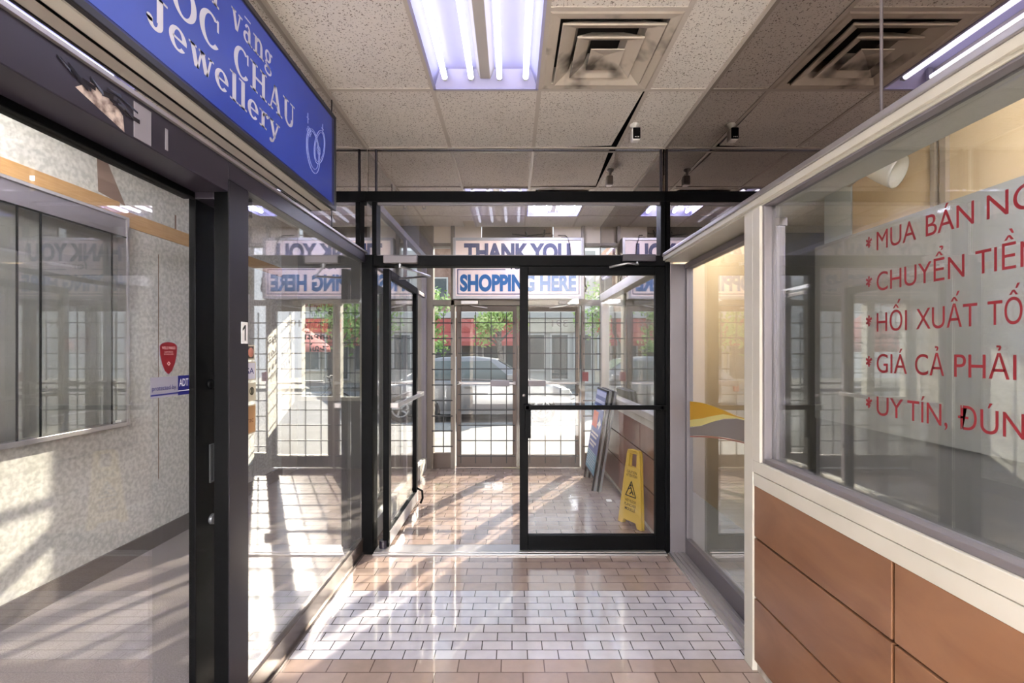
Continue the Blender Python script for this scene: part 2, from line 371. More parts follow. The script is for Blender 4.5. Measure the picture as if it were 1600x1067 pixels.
GL = {
 'O': (0.95, _arc(.46, .5, .44, .52, 0, 360, .2, .08, 36)),
 'C': (0.88, _arc(.46, .5, .44, .52, 50, 318, .2, .08, 30) + _r(.72, .80, .62, .98)),
 'G': (0.95, _arc(.46, .5, .44, .52, 50, 300, .2, .08, 30) + _r(.72, .80, .62, .98) + _r(.66, .84, .02, .42) + _r(.56, .92, .40, .47)),
 'N': (1.02, _r(.12, .22, 0, 1) + _r(.76, .86, 0, 1) + _diag(.80, 0, .2, 1, .2) + _r(0, .34, 0, sf) + _r(.02, .3, 1-sf, 1) + _r(.64, .98, 1-sf, 1)),
 'H': (1.05, _r(.12, .31, 0, 1) + _r(.69, .88, 0, 1) + _r(.3, .7, .47, .56) + _r(0, .43, 0, sf) + _r(0, .43, 1-sf, 1) + _r(.57, 1, 0, sf) + _r(.57, 1, 1-sf, 1)),
 'A': (1.02, _diag(.16, 0, .47, 1, .09) + _diag(.78, 0, .5, 1, .2) + _r(.26, .68, .28, .36) + _r(0, .34, 0, sf) + _r(.56, 1, 0, sf)),
 'U': (1.0, _r(.12, .31, .3, 1) + _r(.70, .79, .3, 1) + _arc(.455, .33, .335, .35, 180, 360, .17, .1) + _r(0, .43, 1-sf, 1) + _r(.56, .93, 1-sf, 1)),
 'J': (0.66, _r(.32, .52, .25, 1) + _arc(.27, .25, .25, .27, 180, 360, .17, .1) + _r(.16, .66, 1-sf, 1) + _arc(.11, .24, .1, .1, 0, 360, .1, .1, 14)),
 'e': (0.66, _arc(.32, .34, .31, .36, 8, 320, .17, .08, 26) + _r(.14, .62, .31, .385)),
 'w': (1.0, _diag(.3, 0, .14, XH, .17) + _diag(.34, 0, .5, XH, .08) + _diag(.68, 0, .52, XH, .17) + _diag(.72, 0, .88, XH, .08) + _r(0, .3, XH-sf, XH) + _r(.38, .64, XH-sf, XH) + _r(.76, 1.0, XH-sf, XH)),
 'l': (0.42, _r(.12, .31, 0, 1.04) + _r(0, .42, 0, sf) + _r(0, .2, 1.04-sf, 1.04)),
 'i': (0.42, _r(.12, .31, 0, XH) + _r(0, .42, 0, sf) + _r(0, .2, XH-sf, XH) + _arc(.21, .88, .1, .1, 0, 360, .1, .1, 14)),
 'r': (0.56, _r(.12, .31, 0, XH) + _r(0, .45, 0, sf) + _r(0, .2, XH-sf, XH) + _arc(.42, .4, .24, .29, 70, 165, .1, .1) + _arc(.47, .58, .09, .09, 0, 360, .09, .09, 14)),
 'y': (0.72, _diag(.36, 0, .14, XH, .18) + _stroke([(.62, XH), (.36, 0), (.26, -.2), (.14, -.26)], .09) + _r(0, .32, XH-sf, XH) + _r(.46, .74, XH-sf, XH) + _arc(.12, -.22, .09, .09, 0, 360, .09, .09, 14)),
 'v': (0.72, _diag(.34, 0, .14, XH, .18) + _diag(.38, 0, .58, XH, .08) + _r(0, .32, XH-sf, XH) + _r(.46, .74, XH-sf, XH)),
 'a': (0.68, _r(.36, .53, 0, .5) + _arc(.32, .46, .21, .23, 0, 160, .12, .08) + _arc(.27, .2, .25, .21, 40, 320, .14, .08) + _r(.36, .66, 0, sf)),
 'n': (0.82, _r(.12, .30, 0, XH) + _r(.54, .72, 0, .45) + _arc(.44, .42, .28, .27, 0, 150, .17, .1) + _r(0, .4, 0, sf) + _r(0, .2, XH-sf, XH) + _r(.46, .82, 0, sf)),
 'g': (0.70, _arc(.3, .44, .25, .25, 0, 360, .14, .08, 26) + _arc(.3, -.12, .3, .18, 0, 360, .1, .08, 26) + _stroke([(.16, .24), (.1, .12), (.2, .06), (.5, .02)], .09) + _r(.5, .66, .56, .66)),
 'm': (1.18, _r(.12, .28, 0, XH) + _r(.5, .66, 0, .46) + _r(.88, 1.04, 0, .46) + _arc(.42, .42, .24, .26, 0, 150, .15, .1) + _arc(.8, .42, .24, .26, 0, 150, .15, .1) + _r(0, .38, 0, sf) + _r(0, .2, XH-sf, XH) + _r(.42, .74, 0, sf) + _r(.8, 1.14, 0, sf)),
 'T': (0.9, _r(.34, .53, 0, 1) + _r(.2, .67, 0, sf) + _r(.02, .86, 1-sf, 1) + _r(.02, .09, .75, 1) + _r(.79, .86, .75, 1)),
 ' ': (0.45, []),
}
GL['\u0101'] = (GL['a'][0], GL['a'][1] + _r(.1, .54, .84, .9))
def put_slab(mb, txt, O, ux, uy, cap, width, gap=0.03):
    O = Vector(O); ux = Vector(ux); uy = Vector(uy)
    tot = sum(GL[c][0]+gap for c in txt)-gap; kx = width/tot; x = 0
    for c in txt:
        for q in GL[c][1]: mb.add([O + ux*((p.x+x)*kx) + uy*(p.y*cap) for p in q], [tuple(range(len(q)))])
        x += GL[c][0]+gap
    return mb

# ================================================================== SETTING
D1, D2 = 3.33, 5.75              # inner door wall, street front
XL, XR = -1.06, 1.115            # corridor side planes
ZC, ZV = 2.949, 3.04             # corridor ceiling, vestibule ceiling
# floor
f = MB()
def quad(mb, x0, x1, y0, y1, z): mb.add([(x0, y0, z), (x1, y0, z), (x1, y1, z), (x0, y1, z)], [(0, 1, 2, 3)])
f.cur = 2; quad(f, -1.15, 1.36, -1.3, 2.165, 0)
f.cur = 1; quad(f, -1.15, 1.36, 2.165, 2.789, 0)
f.cur = 0; quad(f, -1.15, 1.36, 2.789, D2+.1, 0)
struct(f.build('floor', [M['brown'], M['whitetile'], M['browntile2']]))
struct(B(-2.75, -1.15, -1.2, D2, -.03, 0.0).build('floor_carpet', M['carpet']))
struct(B(1.36, 4.3, -1.2, D2, -.03, 0.0).build('floor_right_shop', M['greyd']))
struct(B(-5.7, 7.1, -8.7, D2+.06, 3.1+.35, 3.6).build('roof', M['dark']))

# ceilings: tiles laid in the grid, dark space above
c = MB()
cols = [(-1.06, -.45), (-.45, .156), (.156, .77), (.77, 1.115)]
rows = [(-1.3, -1.07), (-1.07, .147), (.147, 1.366), (1.366, 2.585), (2.585, D1)]
def tile(x0, x1, y0, y1, z): c.box(x0, x1, y0, y1, z, z+.016)
for ci, (x0, x1) in enumerate(cols):
    for ri, (y0, y1) in enumerate(rows):
        if ci == 1 and ri == 3: continue
        if ci == 2 and ri == 3: tile(x0, x1, y0, 1.975, ZC); continue
        if ci == 2 and ri == 4: continue
        tile(x0, x1, y0, y1, ZC)
# the tile that has slipped out of square
c.add([(.156, 2.585, ZC), (.752, 2.60, ZC+.004), (.722, 3.312, ZC+.012), (.160, 3.328, ZC),
       (.156, 2.585, ZC+.016), (.752, 2.60, ZC+.02), (.722, 3.312, ZC+.028), (.160, 3.328, ZC+.016)],
      [(3, 2, 1, 0), (4, 5, 6, 7), (0, 1, 5, 4), (1, 2, 6, 5), (2, 3, 7, 6), (3, 0, 4, 7)])
ceil_o = struct(c.build('ceiling', M['ceil']))
g = MB()
for x in (-.45, .156, .77): g.box(x-.012, x+.012, -1.3, D1, ZC-.004, ZC)
for y0, y1 in rows[1:]: g.box(-1.06, 1.115, y0-.012, y0+.012, ZC-.0045, ZC)
g.box(.156, .77, 1.963, 1.987, ZC-.0042, ZC)
g.box(-1.06, -1.04, -1.3, D1, ZC-.006, ZC); g.box(1.095, 1.115, -1.3, D1, ZC-.006, ZC); g.box(-1.04, 1.095, D1-.02, D1, ZC-.006, ZC)
go = g.build('ceiling_grid', M['tbar'], ceil_o)
# vestibule ceiling
c = MB()
vx = [-2.7, -2.28, -1.67, -1.06, -.45, .156, .77, 1.115]; vy = [D1+.04, 4.02, 5.28, D2]
for i in range(7):
    for j in range(3):
        if i == 5 and j == 1: continue
        if i == 3 and j == 2:
            tile(vx[i], vx[i+1], vy[j], 5.5, ZV); tile(vx[i], -.60, 5.5, vy[j+1], ZV); continue
        tile(vx[i], vx[i+1], vy[j], vy[j+1], ZV)
vc = struct(c.build('ceiling_vestibule', M['ceil']))
g = MB()
for x in vx[1:-1]: g.box(x-.012, x+.012, D1+.04, D2, ZV-.004, ZV)
for y in vy[1:-1]: g.box(-2.7, 1.115, y-.012, y+.012, ZV-.0045, ZV)
g.build('ceiling_grid', M['tbar'], vc)
struct(B(-2.75, -1.2, -1.2, D1+.04, ZC, ZC+.02).build('ceiling_left_shop', M['ceil']))
struct(B(1.3, 4.3, -1.2, D2, ZC, ZC+.02).build('ceiling_right_shop', M['ceil']))
struct(B(-2.75, 1.3, D1-.0, D1+.05, ZC+.016, 3.45).build('wall_above_transom', M['dark']))

# left shop outer wall with wallpaper, oak strip, cove base
wl_o = struct(B(-2.83, -2.68, -1.2, 5.3, 0, 3.1).build('wall_left_shop', M['wallpaper']))
m = MB(); m.box(-2.681, -2.668, -1.2, 3.10, 2.375, 2.48); m.box(-2.681, -2.672, 3.10, 5.3, 2.33, 2.435); m.build('oak_strip', M['oak'], wl_o)
struct(B(-2.681, -2.668, -1.2, 5.3, 0, .13).build('baseboard_left_shop', M['carpetd']))
m = MB()
m.add([(-2.679, 2.93, 2.95), (-2.679, 2.99, 2.95), (-2.679, 3.0, 2.75), (-2.679, 3.16, 2.47), (-2.679, 2.95, 2.5)], [(0, 1, 2, 3, 4)])
m.box(-2.6795, -2.678, 3.45, 3.456, .5, 2.2); m.box(-2.6795, -2.678, 3.62, 3.635, 2.42, 2.55)
m.build('peeling_seam', M['peelbrown'], wl_o)
struct(B(-2.83, -2.68, 5.3, D2+.06, 0, 3.45).build('wall_left_shop_corner', M['plaster']))
struct(B(-2.83, -1.1, -1.3, -1.2, 0, 3.1).build('wall_left_shop_back', M['plaster']))
struct(B(-5.5, 7, -8.6, -8.5, 0, 3.1).build('wall_concourse_back', M['dimwall']))  # unseen back wall, made dark to weaken its reflection in the glass
struct(B(-5.6, -5.5, -8.5, -1.2, 0, 3.1).build('wall_concourse_left', M['concwall']))
struct(B(7, 7.1, -8.5, -1.2, 0, 3.1).build('wall_concourse_right', M['concwall']))
struct(B(-5.5, 7, -8.5, -1.3, -.03, -.002).build('floor_concourse', M['concwall']))
m = MB(); m.box(-5.5, XL, -8.5, -1.2, ZC, ZC+.02); m.box(1.115, 7, -8.5, -1.2, ZC, ZC+.02); m.box(XL, 1.115, -8.5, -1.3, ZC+.017, ZC+.03); struct(m.build('ceiling_concourse', M['ceil']))
struct(B(-1.25, XL-.03, -1.2, -.35, 0, 3.1).build('wall_hall_left', M['beige']))
struct(B(XR+.03, 1.3, -1.2, -.9, 0, 3.1).build('wall_hall_right', M['beige']))
m = MB(); m.box(-5.5, -2.83, -1.3, -1.2, 0, 3.1); m.box(4.3, 7, -1.3, -1.2, 0, 3.1); struct(m.build('wall_concourse_front', M['beige']))
# right shop
struct(B(4.2, 4.3, -1.2, D2, 0, 3.1).build('wall_right_shop_end', M['plaster']))
struct(B(1.3, 4.3, -1.3, -1.2, 0, 3.1).build('wall_right_shop_back', M['plaster']))
wr = struct(B(2.45, 2.6, -1.2, 3.28, 0, ZC).build('wall_right_shop', M['beigew']))
B(2.44, 2.6, 3.28, 3.56, 0, ZC).build('column', mat('pale column paint', '#c3ccd2', 0.7), wr)
m = MB(); m.box(2.43, 2.45, 2.62, 2.65, 2.27, ZC); m.box(2.425, 2.45, 2.55, 2.585, 2.27, ZC); m.build('conduit', mat('taupe trim', '#8f7f6b', 0.6), wr)
pr = struct(B(2.36, 2.449, -1.2, 3.55, .95, 2.275).build('wall_grey_partition', M['greypanel']))
B(2.37, 2.449, -1.2, 3.55, 0, .95).build('lower_panel', M['greyd'], pr)
struct(B(1.9, 1.93, 3.6, 5.68, 0, ZC).build('wall_behind_sliding_door', M['beige']))

struct(B(1.21, 1.225, 3.46, 4.9, .9, ZC).build('wall_behind_vestibule_window', M['beigel']))
# ------------------------------------------------------------------ left glazed shop front (corridor side)
w1 = sempty('window_1', (-1.07, 2.5, 0))
m = MB(); m.box(-1.20, -1.055, -.35, 1.696, 2.055, 2.172); m.box(-1.10, -1.055, 1.696, 3.28, 2.105, 2.172); m.box(-1.2, -1.10, 1.696, 3.28, 2.14, 2.172); m.box(-1.2, -1.11, 1.696, 1.95, 2.03, 2.14)
m.build('head', M['dkframe'], w1, .003)
B(-1.10, -1.045, -.35, 3.30, 2.172, 2.184).build('silver_cap', M['silver'], w1)
m = MB(); m.box(-1.11, -1.055, 1.696, 1.822, 0, 2.105); m.build('post', M['black'], w1, .003)  # black body: shade on the hall-facing side is put into the colour
B(-1.056, -1.053, 1.698, 1.82, .01, 2.1).build('post_lit_face', mat('purple grey anodised metal', '#2a272c', 0.4, spec=.25), w1)  # corridor side of the same post, kept grey as its lit face
m = MB(); m.box(-1.12, -1.072, 1.822, 3.28, 0, .118); m.box(-1.10, -1.06, 1.822, 3.28, .0, .02); m.box(-1.095, -1.067, 1.822, 3.28, .106, .124)
m.build('base_rail', mat('bronze base rail', '#5d534e', 0.25, 0.6), w1, .003)
B(-1.089, -1.083, 1.822, 3.28, .118, 2.105).build('pane', M['glassl'], w1)
# mirrored band above the left front
struct(B(XL-.03, XL, -.35, D1, 2.184, ZC).build('wall_mirror_left', M['mirror']))
m = MB(); 
for y in (.3, 2.68): m.box(XL-.001, XL+.003, y-.002, y+.002, 2.184, ZC)
m.build('trim_1', M['dkframe'])['kind'] = 'structure'
# left sliding door
d1 = sempty('door_1', (-1.2, .6, 0))
m = MB(); m.box(-1.225, -1.18, -.35, 1.70, 2.03, 2.055); m.box(-1.207, -1.18, 1.70, 1.90, 0, 2.055); m.box(-1.225, -1.18, -.35, 1.70, 0, .09)
m.build('frame', M['black'], d1, .003)
B(-1.205, -1.197, -.35, 1.70, .09, 2.03).build('pane', M['glassw'], d1)
m = MB(); m.frame_yz(-1.18, -1.174, 1.775, 1.805, .95, 1.10, .005); m.box(-1.1805, -1.1795, 1.78, 1.80, .955, 1.095); m.build('pull_slot', mat('worn metal', '#4a4a4c', 0.4, 0.5), d1)
MB().lathe((-1.18, 1.785, 1.335), (1, 0, 0), [(.02, 0), (.02, .006), (.014, .008), (0, .008)]).build('lock_cylinder', M['black'], d1)
MB().lathe((-1.18, 1.79, .805), (1, 0, 0), [(.02, 0), (.02, .01), (.015, .014), (.006, .014), (.006, .010), (0, .010)]).build('lock_knob', mat('dull knob', '#5c5c5e', 0.35, 0.5), d1)
# peeled patch and tape on the head
m = MB(); m.add([(-1.0545, 1.10, 2.10), (-1.0545, 1.14, 2.135), (-1.0545, 1.20, 2.13), (-1.0545, 1.235, 2.10), (-1.0545, 1.24, 2.058), (-1.0545, 1.15, 2.057)], [(0, 1, 2, 3, 4)])
m.build('peeled_patch', M['peel'], w1)
m = MB()
for k in range(14):
    y = random.uniform(1.05, 1.26); z = 2.165-(y-1.05)*.2+random.uniform(-.025, .02); a = random.uniform(-.6, .2); l = random.uniform(.03, .07); w = random.uniform(.006, .016)
    dy, dz = l*math.cos(a), l*math.sin(a); z = min(z, 2.15)
    m.add([(-1.0538, y, z), (-1.0505-.002*random.random(), y+dy, max(z+dz, 2.06)), (-1.0515, y+dy, max(z+dz-w, 2.058)), (-1.0538, y, z-w)], [(0, 1, 2, 3)])
m.build('crumpled_tape', mat('crumpled black tape', '#232026', .15), w1)
m = MB(); m.box(-1.0545, -1.053, 1.385, 1.395, 2.075, 2.14); m.box(-1.0545, -1.053, 1.27, 1.33, 2.06, 2.16); m.build('tape_strip', M['tape'], w1)

# ------------------------------------------------------------------ inner door wall at D1
FR = D1-.02
t1 = struct(sempty('window_2', (0, D1, 2.1)))
m = MB(); m.box(XL, XR, FR, D1+.08, 2.554, 2.629); m.box(XL+.05, 1.113, FR, D1+.08, 2.087, 2.162)
m.box(-1.017, -.983, FR-.004, D1+.08, 2.162, 2.554); m.box(1.08, 1.113, FR-.004, D1+.08, 2.162, 2.554)
m.build('frame', M['black'], t1, .003)
m = MB(); m.box(-.983, 1.08, FR+.02, FR+.04, 2.535, 2.554); m.box(-.983, 1.08, FR+.02, FR+.04, 2.162, 2.17); m.build('stop_bead', M['mauve'], t1)
B(-.983, 1.08, D1+.02, D1+.028, 2.17, 2.535).build('pane', M['glass'], t1)
struct(B(XL, XR, D1+.02, D1+.03, 2.629, ZC).build('wall_mirror_front', M['mirror']))
m = MB(); m.box(-1.004, -.992, D1+.006, D1+.021, 2.629, ZC); m.box(1.088, 1.10, D1+.006, D1+.021, 2.629, ZC); m.build('trim_2', M['dkframe'])['kind'] = 'structure'
m = MB(); m.box(-1.085, -1.006, FR-.03, D1+.08, 0, 2.162); struct(m.build('trim_3', M['black'], bevel=.003))
m = MB(); m.box(1.113, 1.146, FR-.01, D1+.08, 0, 2.162); struct(m.build('trim_4', M['black'], bevel=.003))
m = MB(); m.box(-1.0, 1.113, FR-.05, D1+.10, 0, .012); m.box(-1.0, 1.113, FR-.02, D1+.06, .012, .016); struct(m.build('trim_threshold', M['silver'], bevel=.002))
# right leaf, closed
d2 = sempty('door_2', (.585, D1, 0.02))
m = MB(); m.frame_xz(.056, 1.113, FR, D1+.025, .022, 2.083, .062, .07, .062, .105); m.build('frame', M['black'], d2, .003)
B(.118, 1.043, D1-.002, D1+.006, .127, 2.021).build('pane', M['glass'], d2)
m = MB(); m.box(.095, 1.085, FR-.062, FR-.04, 1.047, 1.08); m.box(.085, .125, FR-.062, FR, 1.043, 1.084); m.box(1.06, 1.1, FR-.062, FR, 1.043, 1.084); m.build('push_bar', M['black'], d2, .004)
m = MB(); m.box(.094, .137, FR-.012, D1+.03, .835, 1.045); m.build('lock_case', M['black'], d2, .003)
MB().lathe((.086, FR, 1.145), (0, -1, 0), [(.011, 0), (.011, .006), (0, .007)], 14).build('lock_cylinder', M['silver'], d2)
m = MB(); m.box(.79, 1.03, FR-.055, FR, 2.108, 2.16); cb = m.build('closer', M['dkframe'], d2, .006)
m = MB(); m.cyl((.90, FR-.03, 2.108), (.90, FR-.03, 2.085), .012); m.tube([(.90, FR-.03, 2.092), (.80, FR-.16, 2.075), (.70, FR-.05, 2.068)], .008); m.build('closer_arm', M['cap'], cb)
# left leaf, swung open into the vestibule
d3 = sempty('door_3', (-.93, D1+.03, 0.02))
LX0, LX1, LY0, LY1 = -.952, -.907, D1+.03, D1+1.06
m = MB(); m.frame_yz(LX0, LX1, LY0, LY1, .022, 2.075, .065, .062, .062, .11); m.build('frame', M['black'], d3, .003)
B(-.934, -.926, LY0+.065, LY1-.062, .132, 2.013).build('pane', M['glass'], d3)
m = MB(); m.box(LX1-.001, LX1+.003, LY0+.02, LY1, .03, .13); m.build('sunlit_rail_face', M['silver'], d3)  # silver face stands in for sunlight on the bottom rail
m = MB(); m.box(LX1+.04, LX1+.062, LY0+.05, LY1-.03, 1.045, 1.078); m.box(LX1, LX1+.062, LY0+.03, LY0+.07, 1.042, 1.082); m.box(LX1, LX1+.062, LY1-.05, LY1-.01, 1.042, 1.082); m.build('push_bar', M['silver'], d3, .004)
m = MB(); m.tube([(LX1, LY1-.03, .16), (LX1+.045, LY1-.02, .13), (LX1+.05, LY1-.02, .06), (LX1+.03, LY1-.02, .012)], .011); m.build('door_stop', M['black'], d3)
m = MB(); m.cyl((LX0+.0, LY0+.01, .012), (LX0+.0, LY0+.01, .07), .03, 14); m.build('pivot', M['dkframe'], d3)
m = MB(); m.box(-.922, -.68, FR-.05, FR, 2.098, 2.152); cb = m.build('closer', M['mauve'], d3, .005)
m = MB(); m.cyl((-.81, FR-.02, 2.098), (-.81, FR-.02, 2.07), .013); m.tube([(-.81, FR-.02, 2.08), (-.64, D1+.22, 2.05), (-.90, D1+.30, 2.045)], .009); m.build('closer_arm', M['cap'], cb)

# ------------------------------------------------------------------ right side: sliding shop door recess
m = MB(); m.box(1.146, 1.29, FR-.01, D1+.09, 0, 2.10); struct(m.build('trim_5', M['mauve'], bevel=.004))
d4 = sempty('door_4', (1.27, 2.75, 0))
m = MB(); m.box(1.255, 1.30, 2.165, 3.30, 0, .12); m.box(1.25, 1.31, 2.165, 3.30, 2.06, 2.10); m.box(1.255, 1.30, 3.27, 3.30, .12, 2.06); m.box(1.255, 1.30, 2.165, 2.2, .12, 2.06); m.build('frame', M['mauve'], d4, .003)
B(1.272, 1.28, 2.2, 3.27, .12, 2.06).build('pane', M['glassr'], d4)
m = MB()
for i in range(4): m.box(1.14+.03*i, 1.152+.03*i, 2.16, 3.30, 0, .014)
m.box(1.13, 1.255, 2.16, 3.30, 0, .006); m.build('floor_track', M['silver'], d4)
# film swoosh on that glass
def swoosh(mb, top, bot):
    def P(px, y):
        d = 1.27*712/(px-800); return (1.2705, d, 1.46+(550-y)*d/712)
    n = len(top)
    for i in range(n-1): mb.add([P(*top[i]), P(*top[i+1]), P(*bot[i+1]), P(*bot[i])], [(0, 1, 2, 3)])
a = [(1078, 627), (1095, 629), (1112, 634), (1130, 641), (1150, 650), (1172, 656)]
b_ = [(1078, 656), (1095, 654), (1112, 650), (1130, 647), (1150, 651), (1172, 657)]
c_ = [(1078, 667), (1095, 665), (1112, 659), (1130, 654), (1150, 653.5), (1172, 658)]
e_ = [(1078, 683), (1095, 683), (1112, 684), (1130, 686), (1150, 690), (1172, 695)]
tri = thing('window_film', 'yellow and grey wave shaped film on the narrow glass door', 'window film', (1.2705, 2.9, 1.2))
m = MB(); swoosh(m, a, b_); m.build('yellow_wave', M['yellowd'], tri)
m = MB(); swoosh(m, b_, c_); m.build('pale_wave', M['yellowl'], tri)
m = MB(); swoosh(m, [(x, y+1) for x, y in c_], [(x, y-3) for x, y in e_]); m.build('grey_wave', M['greyfilm'], tri)
m = MB(); swoosh(m, [(x, y-2) for x, y in e_], [(x, y) for x, y in e_]); m.build('red_line', mat('faded red film', '#b0736a', .5), tri)

# ------------------------------------------------------------------ right wall with window
wr1 = struct(sempty('wall_right', (XR, 0, 0)))
def panel_wall(y0, y1, ys, parent, wood):
    B(XR+.012, XR+.05, y0, y1, .05, .85).build('backing', M['joint'], parent)
    zs = [(.05, .333), (.343, .608), (.618, .85)]
    for a0, a1 in ys:
        for z0, z1 in zs: B(XR-.005, XR+.02, a0, a1, z0, z1).build('wood_panel', wood, parent, .002)
    B(XR+.01, XR+.05, y0, y1, 0, .05).build('marble_base', M['marble'], parent)
panel_wall(-.9, 2.09, [(1.333, 2.088), (.57, 1.323), (-.19, .56), (-.9, -.20)], wr1, M['wood'])
m = MB(); m.box(XR-.012, XR+.09, -.9, 2.09, .912, .967); m.box(XR-.008, XR+.09, -.9, 2.09, .85, .908); m.box(XR+.0, XR+.09, -.9, 2.09, .905, .915)
m.build('sill', M['whiteframe'], wr1, .002)
m = MB(); m.box(XR-.012, XR+.09, 2.09, 2.165, 0, 2.112); m.box(XR-.012, XR+.06, 2.03, 2.09, .967, 2.112); m.build('end_post', M['whiteframe'], wr1, .002)
m = MB(); m.box(XR-.005, XR+.2, -.9, 3.31, 2.112, 2.15); m.box(XR-.018, XR+.01, -.9, 3.31, 2.122, 2.15); m.build('head_rail', M['whiteframe'], wr1, .002)
m = MB(); m.box(XR-.025, XR+.2, -.9, 3.31, 2.15, 2.174); m.build('head_cap', M['silver'], wr1, .004)
w3 = sempty('window_3', (XR+.04, 1, .967))
m = MB(); m.frame_yz(XR+.0, XR+.05, -.9, 2.03, .967, 2.112, .03, .018, .008, .022); m.build('frame', M['mauve'], w3, .002)
GX = XR+.032
B(GX, GX+.007, -.87, 2.012, .989, 2.104).build('pane', M['glassr'], w3)
struct(B(XR, XR+.03, -.9, D1-.0, 2.174, ZC).build('wall_mirror_right', M['mirrord']))
m = MB(); m.box(XR-.003, XR+.001, 1.372, 1.378, 2.174, ZC); struct(m.build('trim_6', M['mauve']))
# vestibule right side
wr2 = struct(sempty('wall_vestibule_right', (XR, 4.5, 0)))
panel_wall(3.42, 5.68, [(3.42, 3.95), (3.96, 4.70), (4.71, 5.45), (5.46, 5.68)], wr2, M['wood2'])
m = MB(); m.box(XR-.02, XR+.09, 3.42, 5.68, .912, .967); m.box(XR-.012, XR+.09, 3.42, 5.68, .85, .908); m.build('sill', M['whiteframe'], wr2, .002)
m = MB(); m.box(XR-.015, XR+.09, 3.42, 5.68, 2.085, 2.18); m.box(XR-.01, XR+.09, 5.60, 5.68, .967, 2.085); m.box(XR-.01, XR+.09, 3.42, 3.46, .967, 2.085); m.build('window_frame', M['whiteframe'], wr2, .002)
B(XR+.035, XR+.042, 3.46, 5.60, .967, 2.085).build('pane', M['glassr'], wr2)
struct(B(XR, XR+.03, D1+.08, D2, 2.18, ZV).build('wall_mirror_vestibule', M['mirrord']))
# vestibule left side: base, glass, dark header, open above
wv = struct(sempty('wall_vestibule_left', (XL, 4.5, 0)))
B(XL-.06, XL, D1+.08, 5.68, 0, .15).build('base', M['whiteframe'], wv, .003)
m = MB(); m.box(XL-.06, XL, D1+.08, 5.68, 2.60, 2.66); m.box(XL-.05, XL-.01, 4.62, 4.66, .15, 2.6); m.box(XL-.06, XL, 5.62, 5.68, .15, 2.6); m.box(XL-.05, XL-.01, D1+.08, 5.68, 2.13, 2.17); m.build('frame', M['mauve'], wv, .003)
m = MB(); m.box(XL-.033, XL-.027, D1+.08, 5.62, .15, 2.13); m.box(XL-.033, XL-.027, D1+.08, 5.62, 2.17, 2.6); m.build('pane', M['glassl'], wv)
# partition between left shop and the vestibule side of the door wall
# ------------------------------------------------------------------ street front
def Z2(y): return 1.46+(550-y)*D2/712
def X2(px): return (px-800)*D2/712
sf_ = struct(sempty('wall_street_front', (0, D2, 0)))
m = MB()
m.box(-1.16, X2(678), D2-.05, D2+.06, 0, 3.45); m.box(X2(705), X2(711), D2-.05, D2+.06, 0, ZV); m.box(X2(908), X2(913), D2-.05, D2+.06, 0, ZV); m.box(X2(938), 1.3, D2-.04, D2+.06, 0, 3.45)
m.box(X2(678), X2(938), D2-.05, D2+.06, Z2(478)+.003, Z2(469)); m.box(X2(678), X2(705), D2-.05, D2+.06, Z2(386), Z2(381)); m.box(X2(913), X2(938), D2-.05, D2+.06, Z2(386), Z2(381)); m.box(X2(808.3), X2(810.7), D2-.02, D2+.05, .0, Z2(478))
m.build('mullions', M['bronze'], sf_, .003)
m = MB(); m.box(X2(678), X2(705), D2-.03, D2+.04, 0, .19); m.box(X2(913), X2(938), D2-.03, D2+.04, 0, .19); m.build('kick_panel', M['bronzed'], sf_, .003)
m = MB()
for x0, x1 in ((678, 705), (711, 752), (865, 908), (913, 938)): m.box(X2(x0), X2(x1), D2, D2+.03, Z2(381), 3.2)
m.build('blank_panel', mat('ribbed beige panel', '#cdbfae', .7), sf_)
B(X2(752), X2(865), D2+.12, D2+.15, 2.75, 3.3).build('dark_opening', mat('dark brown void', '#4a423d', .9), sf_)
m = MB()
for x0, x1 in ((678, 705), (913, 938)): m.box(X2(x0), X2(x1), D2, D2+.007, .19, Z2(478)); m.box(X2(x0), X2(x1), D2, D2+.007, Z2(469), Z2(386))
m.box(X2(711), X2(908), D2+.02, D2+.027, Z2(469), Z2(386)); m.build('pane', M['glass'], sf_)
m = MB()
for xb in (693.5, 925): m.box(X2(xb)-.006, X2(xb)+.006, D2-.045, D2-.033, .2, Z2(489))
for x0, x1 in ((676, 708), (910, 940)):
    for y in (505, 529, 553, 577, 601, 625, 649, 672, 696): m.box(X2(x0), X2(x1), D2-.06, D2-.045, Z2(y)-.007, Z2(y)+.007)
m.build('security_grille', M['grille'], sf_)
m = MB()
m.tube([(.18, D2+.09, 3.0), (.2, D2+.08, 2.92), (.3, D2+.09, 2.9), (.4, D2+.08, 2.93), (.42, D2+.07, 3.02)], .012); m.tube([(.0, D2+.08, 2.97), (.2, D2+.08, 2.95), (.5, D2+.08, 2.98)], .008)
m.tube([(.5, D2+.06, 2.95), (.6, D2-.01, 2.93), (.66, D2-.12, 2.90), (.68, D2-.17, 2.86)], .005); m.build('loose_wire', M['black'], sf_)
